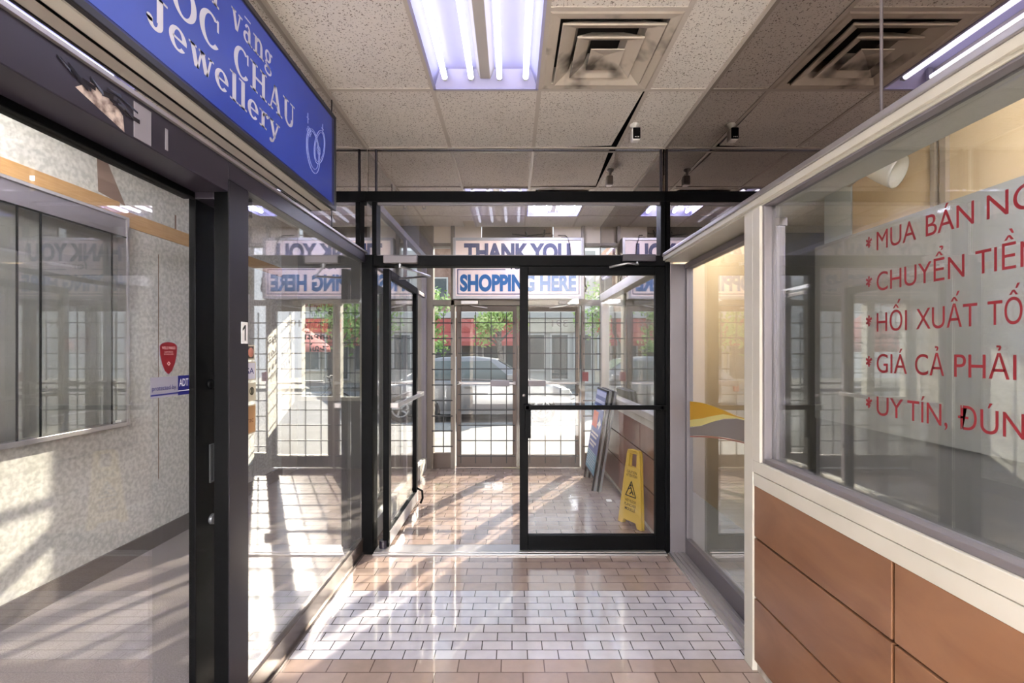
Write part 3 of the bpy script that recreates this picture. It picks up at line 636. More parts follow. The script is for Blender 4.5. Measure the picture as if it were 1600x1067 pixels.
def outer_leaf(name, px0, px1, mirror):
    x0, x1 = X2(px0), X2(px1)
    d = sempty(name, ((x0+x1)/2, D2, .02))
    l, r = (.058, .055)
    m = MB(); m.frame_xz(x0+.004, x1-.004, D2-.022, D2+.022, .012, Z2(478), l, r, Z2(478)-Z2(486.5), .155); m.build('frame', M['bronzed'], d, .003)
    B(x0+l, x1-r, D2-.003, D2+.003, .16, Z2(486.5)).build('pane', M['glass'], d)
    m = MB()
    vb = [(x0+X2(743.5)-X2(713)) if not mirror else (x1-(X2(743.5)-X2(713)))]
    s = 1 if not mirror else -1
    for k in range(-1, 3):
        x = vb[0]+s*k*24*D2/712
        if k == -1: x = (x0+.062) if not mirror else (x1-.062)
        m.box(x-.005, x+.005, D2-.05, D2-.04, Z2(722), 1.04); m.box(x-.005, x+.005, D2-.05, D2-.04, 1.11, Z2(488))
    for y in (504.5, 528, 552, 576, 615.5, 639.5, 663, 687, 711): m.box(x0+.03, x1-.03, D2-.062, D2-.05, Z2(y)-.0055, Z2(y)+.0055)
    for y in (504.5, 528, 552, 576, 615.5, 639.5, 663, 687, 711):
        for x in (x0+.035, x1-.035): m.cyl((x, D2-.056, Z2(y)), (x, D2-.02, Z2(y)), .007, 8)
    m.build('security_grille', M['grille'], d)
    m = MB(); m.box(x0+.02, x1-.02, D2-.085, D2-.065, 1.06, 1.085)
    m.box(x0+.02, x0+.05, D2-.085, D2-.02, 1.055, 1.09); m.box(x1-.05, x1-.02, D2-.085, D2-.02, 1.055, 1.09); m.build('push_bar', M['silver'], d, .003)
    xa = X2(767) if not mirror else X2(823); 
    B(xa, xa+29*D2/712, D2-.095, D2-.05, 1.035, 1.105).build('latch_case', M['mauve'], d, .004)
    return d
dl = outer_leaf('door_5', 713, 808.3, False); dr = outer_leaf('door_6', 810.7, 906, True)
for dd, xc, mm in ((dl, X2(735), M['silver']), (dr, X2(885), M['dkframe'])):
    m = MB(); m.box(xc-.11, xc+.11, D2-.12, D2-.05, 2.05, 2.10); cb = m.build('closer', mm, dd, .006)
    s = 1 if dd is dl else -1
    m = MB(); m.tube([(xc, D2-.085, 2.05), (xc+s*.03, D2-.1, 2.035), (xc+s*.22, D2-.06, 2.01)], .009); m.build('closer_arm', M['silver'], cb)
m = MB(); put_text(m, '391', (X2(887), D2-.006, Z2(510.5)), (-1, 0, 0), (0, 0, 1), .085, .2); m.build('house_number', mat('grey vinyl', '#9a9286', .5), dr)
tag(B(X2(909), X2(918), D2-.064, D2-.055, Z2(595), Z2(581)).build('notice', mat('dark red card', '#7a2f33', .6)), 'small dark red notice fixed to the street door frame above the sandwich boards', 'notice')
# left shop street front
lf = struct(sempty('wall_street_left', (-1.9, D2, 0)))
m = MB(); m.box(-2.75, -1.16, D2-.06, D2+.06, 0, .85); m.box(-2.75, -1.16, D2-.05, D2+.06, 2.12, 3.45); m.box(-1.86, -1.16, D2-.06, D2+.06, .85, 2.12)
m.build('wall', mat('grey painted wall', '#8b8987', .7), lf)
m = MB(); m.frame_xz(-2.68, -2.19, D2-.05, D2+.05, .85, 2.12, .05); m.frame_xz(-2.19, -1.86, D2-.05, D2+.05, .85, 2.12, .045); m.build('window_frame', M['whiteframe'], lf, .003)
m = MB(); m.box(-2.68, -1.87, D2, D2+.007, .87, 2.10); m.build('pane', M['glass'], lf)
m = MB()
for k in range(4): m.box(-2.56+.19*k, -2.55+.19*k, D2+.012, D2+.02, .88, 2.1)
for k in range(6): m.box(-2.66, -1.88, D2+.02, D2+.03, 1.0+.19*k, 1.01+.19*k)
m.build('security_grille', M['grille'], lf)
kh = thing('window_lettering', 'red and black vinyl script on the white framed street window of the wallpapered shop', 'lettering', (-2.4, D2-.008, 1.6))
m = MB(); put_text(m, '\u17a0\u17b6\u1784\u1798\u17b6\u179f\u1796\u17c1\u1787\u179a', (-2.22, D2-.012, 2.03), (-1, 0, 0), (0, 0, 1), .075, .38, .025); m.build('red_lettering', M['redl'], kh)
for z, s_, x_, w_ in ((1.91, '\u1791\u17b7\u1789 \u179b\u1780', -2.27, .28), (1.77, '\u1798\u17b6\u179f\u1796\u17c1\u1787\u179a\u1782\u1794', -2.23, .38), (1.62, '\u1794\u179a\u1797\u1791\u179a\u1796\u17b8', -2.23, .38), (1.47, '\u178f\u1798\u179b\u17c3', -2.3, .25)):
    m = MB(); put_text(m, s_, (x_, D2-.012, z), (-1, 0, 0), (0, 0, 1), .075, w_, .025); m.build('black_lettering', M['inkblack'], kh)

# right shop street front
rf = struct(sempty('wall_street_right', (2.7, D2, 0)))
m = MB(); m.box(1.3, 4.3, D2-.06, D2+.06, 2.2, 3.45); m.box(1.3, 1.6, D2-.05, D2+.06, 0, 2.2); m.box(2.45, 4.3, D2-.05, D2+.06, 0, 2.2); m.box(1.6, 2.45, D2-.05, D2+.06, 0, .3); m.build('wall', M['greypanel'], rf)
m = MB(); m.frame_xz(1.6, 2.45, D2-.05, D2+.05, .3, 2.2, .04); m.build('window_frame', M['bronze'], rf, .003)
m = MB(); m.box(1.6, 2.45, D2, D2+.007, .3, 2.2); m.build('pane', M['glass'], rf)
m = MB()
for k in range(4): m.box(1.75+.19*k, 1.76+.19*k, D2-.02, D2-.01, .33, 2.17)
for k in range(9): m.box(1.62, 2.43, D2-.03, D2-.02, .4+.19*k, .41+.19*k)
m.build('security_grille', M['grille'], rf)
struct(B(-5.5, -2.75, D2-.02, D2+.06, 0, 6).build('wall_street_far_left', M['bgrey']))
struct(B(4.3, 7, D2-.02, D2+.06, 0, 6).build('wall_street_far_right', M['bgrey']))

# ================================================================== LIGHT FIXTURES AND CEILING THINGS
def troffer(x0, x1, y0, y1, z, label, tube='tube', group='fluorescent ceiling lights'):
    cx, cy = (x0+x1)/2, (y0+y1)/2
    t = thing('ceiling_light', label, 'ceiling light', (cx, cy, z), group)
    m = MB(); x0 += .008; x1 -= .008; y0 += .008; y1 -= .008; h = .075; k = .045
    o = [(x0, y0), (x1, y0), (x1, y1), (x0, y1)]; i_ = [(x0+k, y0+.06), (x1-k, y0+.06), (x1-k, y1-.06), (x0+k, y1-.06)]
    m.add([(a, b, z-.006) for a, b in o] + [(a, b, z+h) for a, b in i_], [(0, 1, 5, 4), (1, 2, 6, 5), (2, 3, 7, 6), (3, 0, 4, 7), (4, 5, 6, 7)])
    m.box(x0, x0+.014, y0, y1, z-.01, z-.004); m.box(x1-.014, x1, y0, y1, z-.01, z-.004); m.box(x0, x1, y0, y0+.014, z-.01, z-.004); m.box(x0, x1, y1-.014, y1, z-.01, z-.004)
    m.build('pan', M['pan'], t)
    m = MB(); m.prism([(cx-.05, y0+.06, z+h), (cx-.028, y0+.06, z+.02), (cx+.028, y0+.06, z+.02), (cx+.05, y0+.06, z+h)], (0, y1-y0-.12, 0)); m.build('ballast_cover', M['ballast'], t, .003)
    for q, dx in enumerate((-.222, -.078, .078, .222)):
        m = MB(); ya, yb = y0+.07, y1-.07
        m.cyl((cx+dx, ya+.012, z+.018), (cx+dx, yb-.012, z+.018), .0155, 14); tb = m.build('tube', M[tube], t)
        m = MB(); m.cyl((cx+dx, ya, z+.018), (cx+dx, ya+.012, z+.018), .0165, 14); m.box(cx+dx-.012, cx+dx+.012, ya-.01, ya+.004, z+.01, z+h); m.build('tube_holder', M['cap'], tb)
        m = MB(); m.cyl((cx+dx, yb-.012, z+.018), (cx+dx, yb, z+.018), .0165, 14); m.box(cx+dx-.012, cx+dx+.012, yb-.004, yb+.01, z+.01, z+h); m.build('tube_holder', M['cap'], tb)
    return t
troffer(-.45, .156, 1.366, 2.585, ZC, 'large four tube fluorescent light in the corridor ceiling beside the sooty vent')
troffer(.156, .77, 4.02, 5.28, ZV, 'four tube fluorescent light above the vestibule, seen through the transom glass', 'tubev')
troffer(-2.25, -1.64, .9, 2.12, ZC-.085, 'unseen four tube light added over the grey carpet of the wallpapered shop', 'tubeb')  # out of view, added to light the wallpapered shop
troffer(1.55, 2.16, .6, 1.82, ZC-.085, 'unseen four tube light added inside the shop behind the red lettering', 'tubeb')  # out of view, added to light the shop behind the lettering

v = thing('ceiling_vent', 'square grey ceiling air vent with black soot stains', 'vent', (.463, 2.28, ZC))
cx, cy = .463, 2.28
def sq(r, z): return [(cx-r, cy-r, z), (cx+r, cy-r, z), (cx+r, cy+r, z), (cx-r, cy+r, z)]
def ring(m, prof):
    vs = []; 
    for r, z in prof: vs += sq(r, z)
    m.add(vs, [(4*i+k, 4*i+(k+1) % 4, 4*(i+1)+(k+1) % 4, 4*(i+1)+k) for i in range(len(prof)-1) for k in range(4)])
m = MB(); ring(m, [(.297, ZC-.003), (.285, ZC-.008), (.245, ZC-.002), (.245, ZC+.10)]); m.build('face_frame', M['vent'], v, .002)
m = MB(); m.box(cx-.245, cx+.245, cy-.245, cy+.245, ZC+.09, ZC+.1); m.build('throat', M['ventd'], v)
for r0, r1, z0 in ((.235, .165, -.016), (.158, .092, -.022)):
    m = MB(); ring(m, [(r0, ZC+z0), (r0-.004, ZC+z0-.004), (r1, ZC+z0+.03), (r1-.02, ZC+z0+.075), (r1-.014, ZC+z0+.078), (r0-.002, ZC+z0+.006), (r0, ZC+z0)]); m.build('louvre_ring', M['vent'], v)
m = MB(); ring(m, [(.082, ZC-.026), (.08, ZC-.03), (.02, ZC-.012), (.0, ZC-.008)]); m.build('centre_cone', M['vent'], v)

sc = thing('security_camera', 'small black faced security camera on a white ceiling mount', 'camera', (.80, 2.97, ZC))
m = MB(); m.lathe((.80, 2.98, ZC), (0, 0, -1), [(0, .0), (.03, 0), (.03, .008), (.012, .02), (.009, .05), (0, .05)], 18); m.build('mount', M['white'], sc)
m = MB(); m.box(.772, .828, 2.925, 2.985, ZC-.125, ZC-.045); m.build('body', M['white'], sc, .012)
m = MB(); m.box(.776, .824, 2.917, 2.927, ZC-.121, ZC-.049); m.build('face', M['black'], sc, .008)
m = MB()
for k in range(3): m.cyl((.79+.01*k, 2.918, ZC-.11), (.79+.01*k, 2.915, ZC-.11), .003, 8)
m.build('indicator', M['white'], sc)
for k, (x, y) in enumerate(((-1.13, 4.82), (-.93, 4.82))):
    s = thing('sprinkler', ('sprinkler head on the vestibule ceiling, nearer the glazed partition of the wallpapered shop', 'sprinkler head on the vestibule ceiling, nearer the THANK YOU sign')[k], 'sprinkler', (x, y, ZV), 'ceiling sprinklers')
    m = MB(); m.lathe((x, y, ZV), (0, 0, -1), [(0, 0), (.055, 0), (.05, .008), (.012, .012), (.012, .03), (0, .03)], 20); m.build('plate', M['white'], s)
    m = MB(); m.tube([(x-.014, y, ZV-.03), (x-.016, y, ZV-.05), (x, y, ZV-.065), (x+.016, y, ZV-.05), (x+.014, y, ZV-.03)], .004, 6); m.lathe((x, y, ZV-.065), (0, 0, -1), [(0, 0), (.02, 0), (.02, .003), (0, .003)], 16); m.build('deflector', M['cap'], s)

# ================================================================== SIGNS
SX = -.99
js = thing('shop_sign', 'long blue jewellery shop sign box with pale lettering above the dark glazed shop front', 'sign', (-1.03, 1.58, 2.25))
m = MB(); m.box(-1.059, SX-.006, .6, 2.56, 2.252, 2.775); m.build('box', M['signbox'], js, .002)
m = MB(); m.frame_yz(SX-.006, SX+.003, .6, 2.56, 2.25, 2.777, .022); m.build('frame', M['signbox'], js, .002)
m = MB(); m.box(SX-.008, SX-.002, .622, 2.538, 2.272, 2.755); m.build('border', M['blued'], js)
m = MB(); m.box(SX-.004, SX-.0005, .65, 2.505, 2.282, 2.746); m.build('face', M['blue'], js)
m = MB(); m.box(-1.054, -1.008, .62, 2.53, 2.246, 2.252); m.build('bottom_strip', M['signgrey'], js)
m = MB()
UX, UY = (0, 1, 0), (0, 0, 1)
put_slab(m, 'Tiem', (SX, 1.203, 2.615), UX, UY, .101, .341)
put_slab(m, 'v\u0101ng', (SX, 1.608, 2.615), UX, UY, .101, .277, .06)
put_slab(m, 'NGOC', (SX, 1.07, 2.464), UX, UY, .112, .479)
put_slab(m, 'CHAU', (SX, 1.62, 2.464), UX, UY, .109, .465)
put_slab(m, 'Jewellery', (SX, 1.232, 2.354), UX, UY, .098, .71)
m.build('lettering', M['letter'], js)
m = MB()
def ringtube(c, ry, rz, tilt, w, n=40, a0=0, a1=360):
    pts = []
    for i in range(n+1):
        t = math.radians(a0+(a1-a0)*i/n); a, b = ry*math.cos(t), rz*math.sin(t)
        pts.append((SX+.0005, c[0]+a*math.cos(tilt)-b*math.sin(tilt), c[1]+a*math.sin(tilt)+b*math.cos(tilt)))
    m.tube(pts, w, 4, False)
ringtube((2.27, 2.46), .075, .105, .1, .002); ringtube((2.27, 2.465), .062, .09, .1, .0016)
ringtube((2.345, 2.515), .053, .105, -.45, .002); ringtube((2.345, 2.515), .043, .093, -.45, .0016)
for cc in ((2.222, 2.535), (2.334, 2.492)):
    for k in range(6): ringtube((cc[0]+.015*math.cos(k*PI/3), cc[1]+.015*math.sin(k*PI/3)), .0085, .0085, 0, .0014, 8)
for cc in ((2.21, 2.594), (2.382, 2.626)):
    for a in (0, PI/2): m.tube([(SX+.0005, cc[0]+.012*math.cos(a), cc[1]+.025*math.sin(a)), (SX+.0005, cc[0]-.012*math.cos(a), cc[1]-.025*math.sin(a))], .0016, 4)
m.build('ring_drawing', mat('pale line drawing', '#9aa6dc', .5), js)

SY = 5.58
ty = thing('thank_you_sign', 'white THANK YOU for SHOPPING HERE sign box over the street doors', 'sign', (.08, 5.62, 2.11))
m = MB(); m.box(-.724, .881, SY+.004, D2-.05, 2.11, 2.86); m.build('box', M['mauve'], ty, .004)
m = MB(); m.frame_xz(-.724, .881, SY-.012, SY+.01, 2.11, 2.86, .035); m.build('frame', mat('grey sign frame', '#a9a6a4', .4, .4), ty, .003)
m = MB(); m.box(-.689, .846, SY, SY+.004, 2.145, 2.825); m.build('face', M['peach'], ty)
m = MB(); put_text(m, 'THANK YOU', (.063, SY-.003, 2.585), (1, 0, 0), (0, 0, 1), .192, 1.30, .05, True); m.build('top_lettering', M['navy'], ty)
m = MB(); put_text(m, 'SHOPPING HERE', (.075, SY-.003, 2.215), (1, 0, 0), (0, 0, 1), .181, 1.424, .05, True); m.build('lettering', M['signblue'], ty)
m = MB(); m.T = Matrix.Translation((.075, SY-.003, 2.475)) @ Matrix.Shear('XZ', 4, (.35, 0)); put_text(m, 'for', (0, 0, 0), (1, 0, 0), (0, 0, 1), .085, .2, .004, True); m.build('script_lettering', M['inkblack'], ty)
m = MB(); m.box(-.67, .826, SY-.003, SY, 2.166, 2.176); m.box(-.67, -.66, SY-.003, SY, 2.176, 2.475); m.box(.816, .826, SY-.003, SY, 2.176, 2.475); m.box(-.66, -.08, SY-.003, SY, 2.465, 2.475); m.box(.23, .816, SY-.003, SY, 2.465, 2.475); m.build('border_line', M['navy'], ty)
m = MB(); m.tube([(.6, SY-.01, 2.862), (.68, SY-.02, 2.86), (.71, SY-.018, 2.74), (.72, SY-.018, 2.6)], .004); m.build('cable', M['black'], ty); m = MB(); m.tube([(.881, SY+.03, 2.4), (.90, SY+.02, 2.36), (.895, SY+.02, 2.30), (.915, SY+.02, 2.25), (.90, SY+.02, 2.2)], .012); m.build('cable', M['black'], ty)

# red lettering on the right window
rl = thing('window_lettering', 'five rows of red Vietnamese lettering on the large window above the wood panels', 'lettering', (GX-.001, 1.2, 1.55))
def RX(px): return (XR+.031)*712/(px-800)
def put_star(m, O, w, h):
    vs, fs = font_geo('*', .025); xs = [v[0] for v in vs]; ys = [v[1] for v in vs]; O = Vector(O)
    m.add([O + Vector((0, -(v[0]-(min(xs)+max(xs))/2)/(max(xs)-min(xs))*w, (v[1]-(min(ys)+max(ys))/2)/(max(ys)-min(ys))*h)) for v in vs], fs)
def row(zc, words, starz):
    m = MB(); dn = (0, -1, 0); up = (0, 0, 1); X = GX-.0012; cap = .0575; zb = zc-cap/2
    put_star(m, (X, 1.463, starz), .024, .036); m.build('star_bullet', M['red'], rl); m = MB()
    for s, y0, y1 in words: put_text(m, s, (X, y0, zb), dn, up, cap, y0-y1)
    m.build('red_lettering', M['red'], rl)
row(1.808, [('MUA', 1.432, 1.292), ('B\u00c1N', 1.262, 1.130), ('NGO\u1ea0I', 1.100, .86)], 1.812)
row(1.680, [('CHUY\u1ec2N', 1.432, 1.154), ('TI\u1ec0N', 1.127, .985)], 1.686)
row(1.553, [('H\u1ed0I', 1.432, 1.322), ('XU\u1ea4T', 1.292, 1.122), ('T\u1ed0T', 1.098, .985)], 1.560)
row(1.425, [('GI\u00c1', 1.432, 1.322), ('C\u1ea2', 1.296, 1.208), ('PH\u1ea2I', 1.181, 1.035)], 1.430)
row(1.292, [('UY', 1.432, 1.335), ('T\u00cdN,', 1.321, 1.199), ('\u0110\u00daNG', 1.171, .965)], 1.298)

# stickers on the left glass
AX = -1.1965
al = thing('alarm_sticker', 'dark red shield shaped alarm sticker on the sliding glass door', 'sticker', (AX, 1.587, 1.44))
def shield(k, x):
    pts = []
    for i in range(9):
        t = PI*(i/8); pts.append((x, 1.587-.043*k*math.cos(t)*1.0, 1.478+.018*k*math.sin(t)))
    right = [(1.587+.043*k, 1.478), (1.587+.041*k, 1.45), (1.587+.032*k, 1.42), (1.587+.018*k, 1.395), (1.587, 1.44-.062*k)]
    return pts[:-1] + [(x, a, b) for a, b in right] + [(x, 2*1.587-a, b) for a, b in right[-2:0:-1]]
m = MB(); P = shield(1, AX); m.add(P, [tuple(range(len(P)))]); m.build('edge', M['greysticker'], al)
m = MB(); P = shield(.92, AX+.0006); m.add(P, [tuple(range(len(P)))]); m.build('face', M['red'], al)
m = MB(); put_text(m, 'WELLS FARGO', (AX+.0012, 1.587, 1.470), UX, UY, .009, .062, .01, True); put_text(m, 'ALARM SERVICES', (AX+.0012, 1.587, 1.458), UX, UY, .0045, .04, 0, True); put_text(m, 'OF CANADA LIMITED', (AX+.0012, 1.587, 1.450), UX, UY, .0045, .044, 0, True)
m.frame_yz(AX+.001, AX+.0012, -.0055, .0055, -.0055, .0055, .0025); 
for i in range(len(m.v)-32, len(m.v)):
    p = m.v[i]; q = Matrix.Rotation(PI/4, 3, 'X') @ Vector((0, p.y, p.z)); m.v[i] = Vector((p.x, q.y+1.587, q.z+1.42))
m.build('printed_lettering', mat('pale pink print', '#d9b3b3', .5), al)
ad = thing('security_sticker', 'grey and navy rectangular security sticker under the red shield', 'sticker', (AX, 1.6, 1.34))
B(AX-.0002, AX+.0003, 1.508, 1.632, 1.305, 1.375).build('grey_field', M['greysticker'], ad)
B(AX-.0002, AX+.0003, 1.632, 1.688, 1.305, 1.375).build('navy_field', M['navysticker'], ad)
m = MB(); put_text(m, 'protected by', (AX+.001, 1.514, 1.330), UX, UY, .016, .108); m.box(AX+.0004, AX+.0008, 1.508, 1.632, 1.312, 1.317); m.build('dark_print', M['navysticker'], ad)
m = MB(); put_text(m, 'ADT', (AX+.001, 1.637, 1.337), UX, UY, .026, .046, .012); m.box(AX+.0004, AX+.0008, 1.632, 1.688, 1.319, 1.322); m.build('pale_print', M['letter'], ad)
CX_ = -1.0825
def card(label, z0, z1, mm, fn, y1=1.925):
    t = thing('card_sticker', label, 'sticker', (CX_, 1.87, (z0+z1)/2), 'card stickers on the glass beside the post')
    B(CX_-.0002, CX_+.0003, 1.80, y1, z0, z1).build('backing', M['cream'], t)
    B(CX_+.0003, CX_+.0006, 1.80, y1-.006, z0+.005, z1-.005).build('field', mm, t)
    m2 = MB(); mm2 = fn(m2); m2.build('printed_lettering', mm2, t)
def f1(m): m.lathe((CX_+.0006, 1.888, 1.4585), (1, 0, 0), [(0.02, 0), (.02, .0004), (0, .0004)], 24); return mat('salmon print', '#d08a72', .5)
def f2(m): put_text(m, 'VISA', (CX_+.001, 1.812, 1.37), UX, UY, .024, .098, .01); return M['navysticker']
def f3(m):
    m.lathe((CX_+.0006, 1.895, 1.298), (1, 0, 0), [(0.017, 0), (.017, .0004), (.012, .0004), (.012, .0001)], 18)
    m.box(CX_+.0006, CX_+.001, 1.887, 1.903, 1.282, 1.312); return mat('dark crest print', '#4b4636', .5)
def f4(m): put_text(m, 'Interac', (CX_+.001, 1.806, 1.17), UX, UY, .02, .1); return mat('brown print', '#6d3d22', .5)
card('brown card sticker with a salmon disc, topmost beside the post', 1.428, 1.489, M['bronzed'], f1, 1.915)
card('white and navy card sticker second from the top', 1.343, 1.42, M['letter'], f2)
card('cream sticker with a dark crest, third from the top', 1.257, 1.332, M['cream'], f3)
card('tall tan card sticker lowest beside the post', 1.121, 1.241, M['tan'], f4)
no = thing('number_plate', 'small white plate with a black number 1 on the dark post', 'number plate', (-1.052, 1.793, 1.53))
B(-1.0535, -1.0515, 1.772, 1.814, 1.493, 1.578).build('plate', M['white'], no)
m = MB(); m.box(-1.0516, -1.0508, 1.793, 1.799, 1.505, 1.566); m.prism([(-1.0516, 1.793, 1.566), (-1.0516, 1.780, 1.552), (-1.0516, 1.780, 1.544), (-1.0516, 1.793, 1.554)], (.0008, 0, 0)); m.build('numeral', M['inkblack'], no)

# display case on the left shop wall
dc = thing('display_case', 'grey glass fronted display case on the mottled wallpapered wall under the oak strip', 'display case', (-2.64, 2.3, .96))
CY0, CY1 = 1.55, 3.10
B(-2.68, -2.665, CY0, CY1, .96, 2.372).build('backing', M['caseback'], dc)
m = MB(); m.frame_yz(-2.665, -2.60, CY0, CY1, .96, 2.372, .022, .022, .02, .03); m.build('frame', M['silver'], dc, .003)
B(-2.665, -2.612, CY0+.022, CY1-.022, 2.235, 2.352).build('top_panel', M['mauve'], dc)
m = MB()
for y in (2.40, 2.52, 2.97): m.box(-2.61, -2.604, y-.004, y+.004, .99, 2.235)
m.box(-2.61, -2.603, CY0, CY1, 2.228, 2.236); m.build('door_edge', M['black'], dc)
B(-2.612, -2.608, CY0+.022, CY1-.022, .99, 2.23).build('glass_front', M['glassw'], dc)
m = MB(); m.box(-2.604, -2.598, 2.99, 3.03, .995, 1.01); m.build('latch', M['paper'], dc)

# spot lamp in the right shop
sl = thing('emergency_lamp', 'cream twin headed emergency lamp on the beige wall behind the red lettered window', 'lamp', (2.44, 2.95, 2.68))
m = MB(); m.lathe((2.45, 2.95, 2.70), (-1, 0, 0), [(0, .0), (.05, 0), (.05, .02), (.02, .03), (.015, .09), (0, .09)], 20); m.build('wall_mount', M['whiteframe'], sl)
def head(c, ax, k):
    ax = Vector(ax).normalized()
    m = MB(); m.lathe(c, ax, [(0, -.09*k), (.03*k, -.085*k), (.045*k, -.05*k), (.065*k, .0), (.085*k, .07*k), (.09*k, .09*k), (.082*k, .09*k), (.07*k, .06*k), (0, .05*k)], 28); return m
h1 = head((2.27, 2.80, 2.575), (.46, -.77, -.4), 1.05).build('lamp_head', M['whiteframe'], sl)
h2 = head((2.30, 3.04, 2.68), (-.35, .7, -.25), .9).build('lamp_head', M['whiteframe'], sl)
m = MB(); m.tube([(2.37, 2.95, 2.70), (2.34, 2.90, 2.68), (2.30, 2.84, 2.61)], .012); m.tube([(2.37, 2.95, 2.70), (2.36, 2.97, 2.70), (2.32, 2.99, 2.695)], .012); m.build('swivel_arm', M['silver'], sl)

# wet floor sign
wf = thing('wet_floor_sign', 'folded yellow wet floor sign leaning on the vestibule panelling', 'floor sign', (1.03, 3.80, 0))
foot_a, foot_b = Vector((.955, 3.915, 0)), Vector((1.055, 3.735, 0))
ex = (foot_b-foot_a).normalized(); Wd = (foot_b-foot_a).length+.07
nrm = Vector((ex.y, -ex.x, 0)) * (1 if Vector((ex.y, -ex.x, 0)).y < 0 else -1)
up = (Vector((0, 0, 1))*.62 - nrm*.045).normalized()
nn = ex.cross(up).normalized(); 
if nn.dot(nrm) < 0: nn = -nn
mid = (foot_a+foot_b)/2 + Vector((-.01, 0, .003))
TM = Matrix(((ex.x, up.x, nn.x, mid.x), (ex.y, up.y, nn.y, mid.y), (ex.z, up.z, nn.z, mid.z), (0, 0, 0, 1)))
def board(zoff, th):
    m = MB(); m.T = TM
    out = [(-Wd/2, 0), (-Wd/2+.05, 0), (-Wd/2+.07, .04), (Wd/2-.07, .04), (Wd/2-.05, 0), (Wd/2, 0), (Wd/2-.065, .62), (Wd/2-.075, .63), (.03, .63)]
    # outline with a hand slot: left strip, right strip, body, top bar
    body = [(-Wd/2, 0), (-Wd/2+.05, 0), (-Wd/2+.07, .04), (Wd/2-.07, .04), (Wd/2-.05, 0), (Wd/2, 0), (Wd/2-.052, .49), (-Wd/2+.052, .49)]
    m.prism([(x, y, zoff) for x, y in body], (0, 0, th))
    for s in (-1, 1): m.prism([(s*(Wd/2-.052), .49, zoff), (s*(Wd/2-.095), .49, zoff), (s*(Wd/2-.097), .60, zoff), (s*(Wd/2-.064), .60, zoff)], (0, 0, th))
    m.prism([(-(Wd/2-.064), .60, zoff), (Wd/2-.064, .60, zoff), (Wd/2-.075, .63, zoff), (-(Wd/2-.075), .63, zoff)], (0, 0, th))
    return m
board(0, .016).build('front_board', M['yellow'], wf, .003)
board(-.024, .016).build('rear_board', M['yellow'], wf, .003)
m = MB(); m.T = TM; m.box(-.05, .05, .612, .632, -.024, .016); m.build('hinge', M['yellow'], wf)
m = MB(); m.T = TM; ZT = .0172
put_text(m, 'CAUTION', (0, .435, ZT), (1, 0, 0), (0, 1, 0), .022, .115, .01, True); put_text(m, 'ATTENTION', (0, .405, ZT), (1, 0, 0), (0, 1, 0), .022, .125, .01, True)
put_text(m, 'WET FLOOR', (0, .195, ZT), (1, 0, 0), (0, 1, 0), .022, .13, .01, True); put_text(m, 'PLANCHER', (0, .16, ZT), (1, 0, 0), (0, 1, 0), .024, .135, .01, True); put_text(m, 'MOUILL\u00c9', (0, .125, ZT), (1, 0, 0), (0, 1, 0), .024, .12, .01, True)
for a, b in (((-.06, .245), (.06, .245)), ((.06, .245), (0, .37)), ((0, .37), (-.06, .245))): m.cyl((a[0], a[1], ZT), (b[0], b[1], ZT), .004, 6)
m.cyl((-.004, .335, ZT-.001), (-.004, .335, ZT+.001), .009, 12); m.tube([(-.004, .32, ZT), (.012, .29, ZT), (-.012, .262, ZT)], .005, 6); m.tube([(.012, .29, ZT), (.03, .262, ZT)], .005, 6); m.tube([(-.002, .318, ZT), (-.024, .30, ZT)], .004, 6)
m.build('printed_lettering', M['inkblack'], wf)

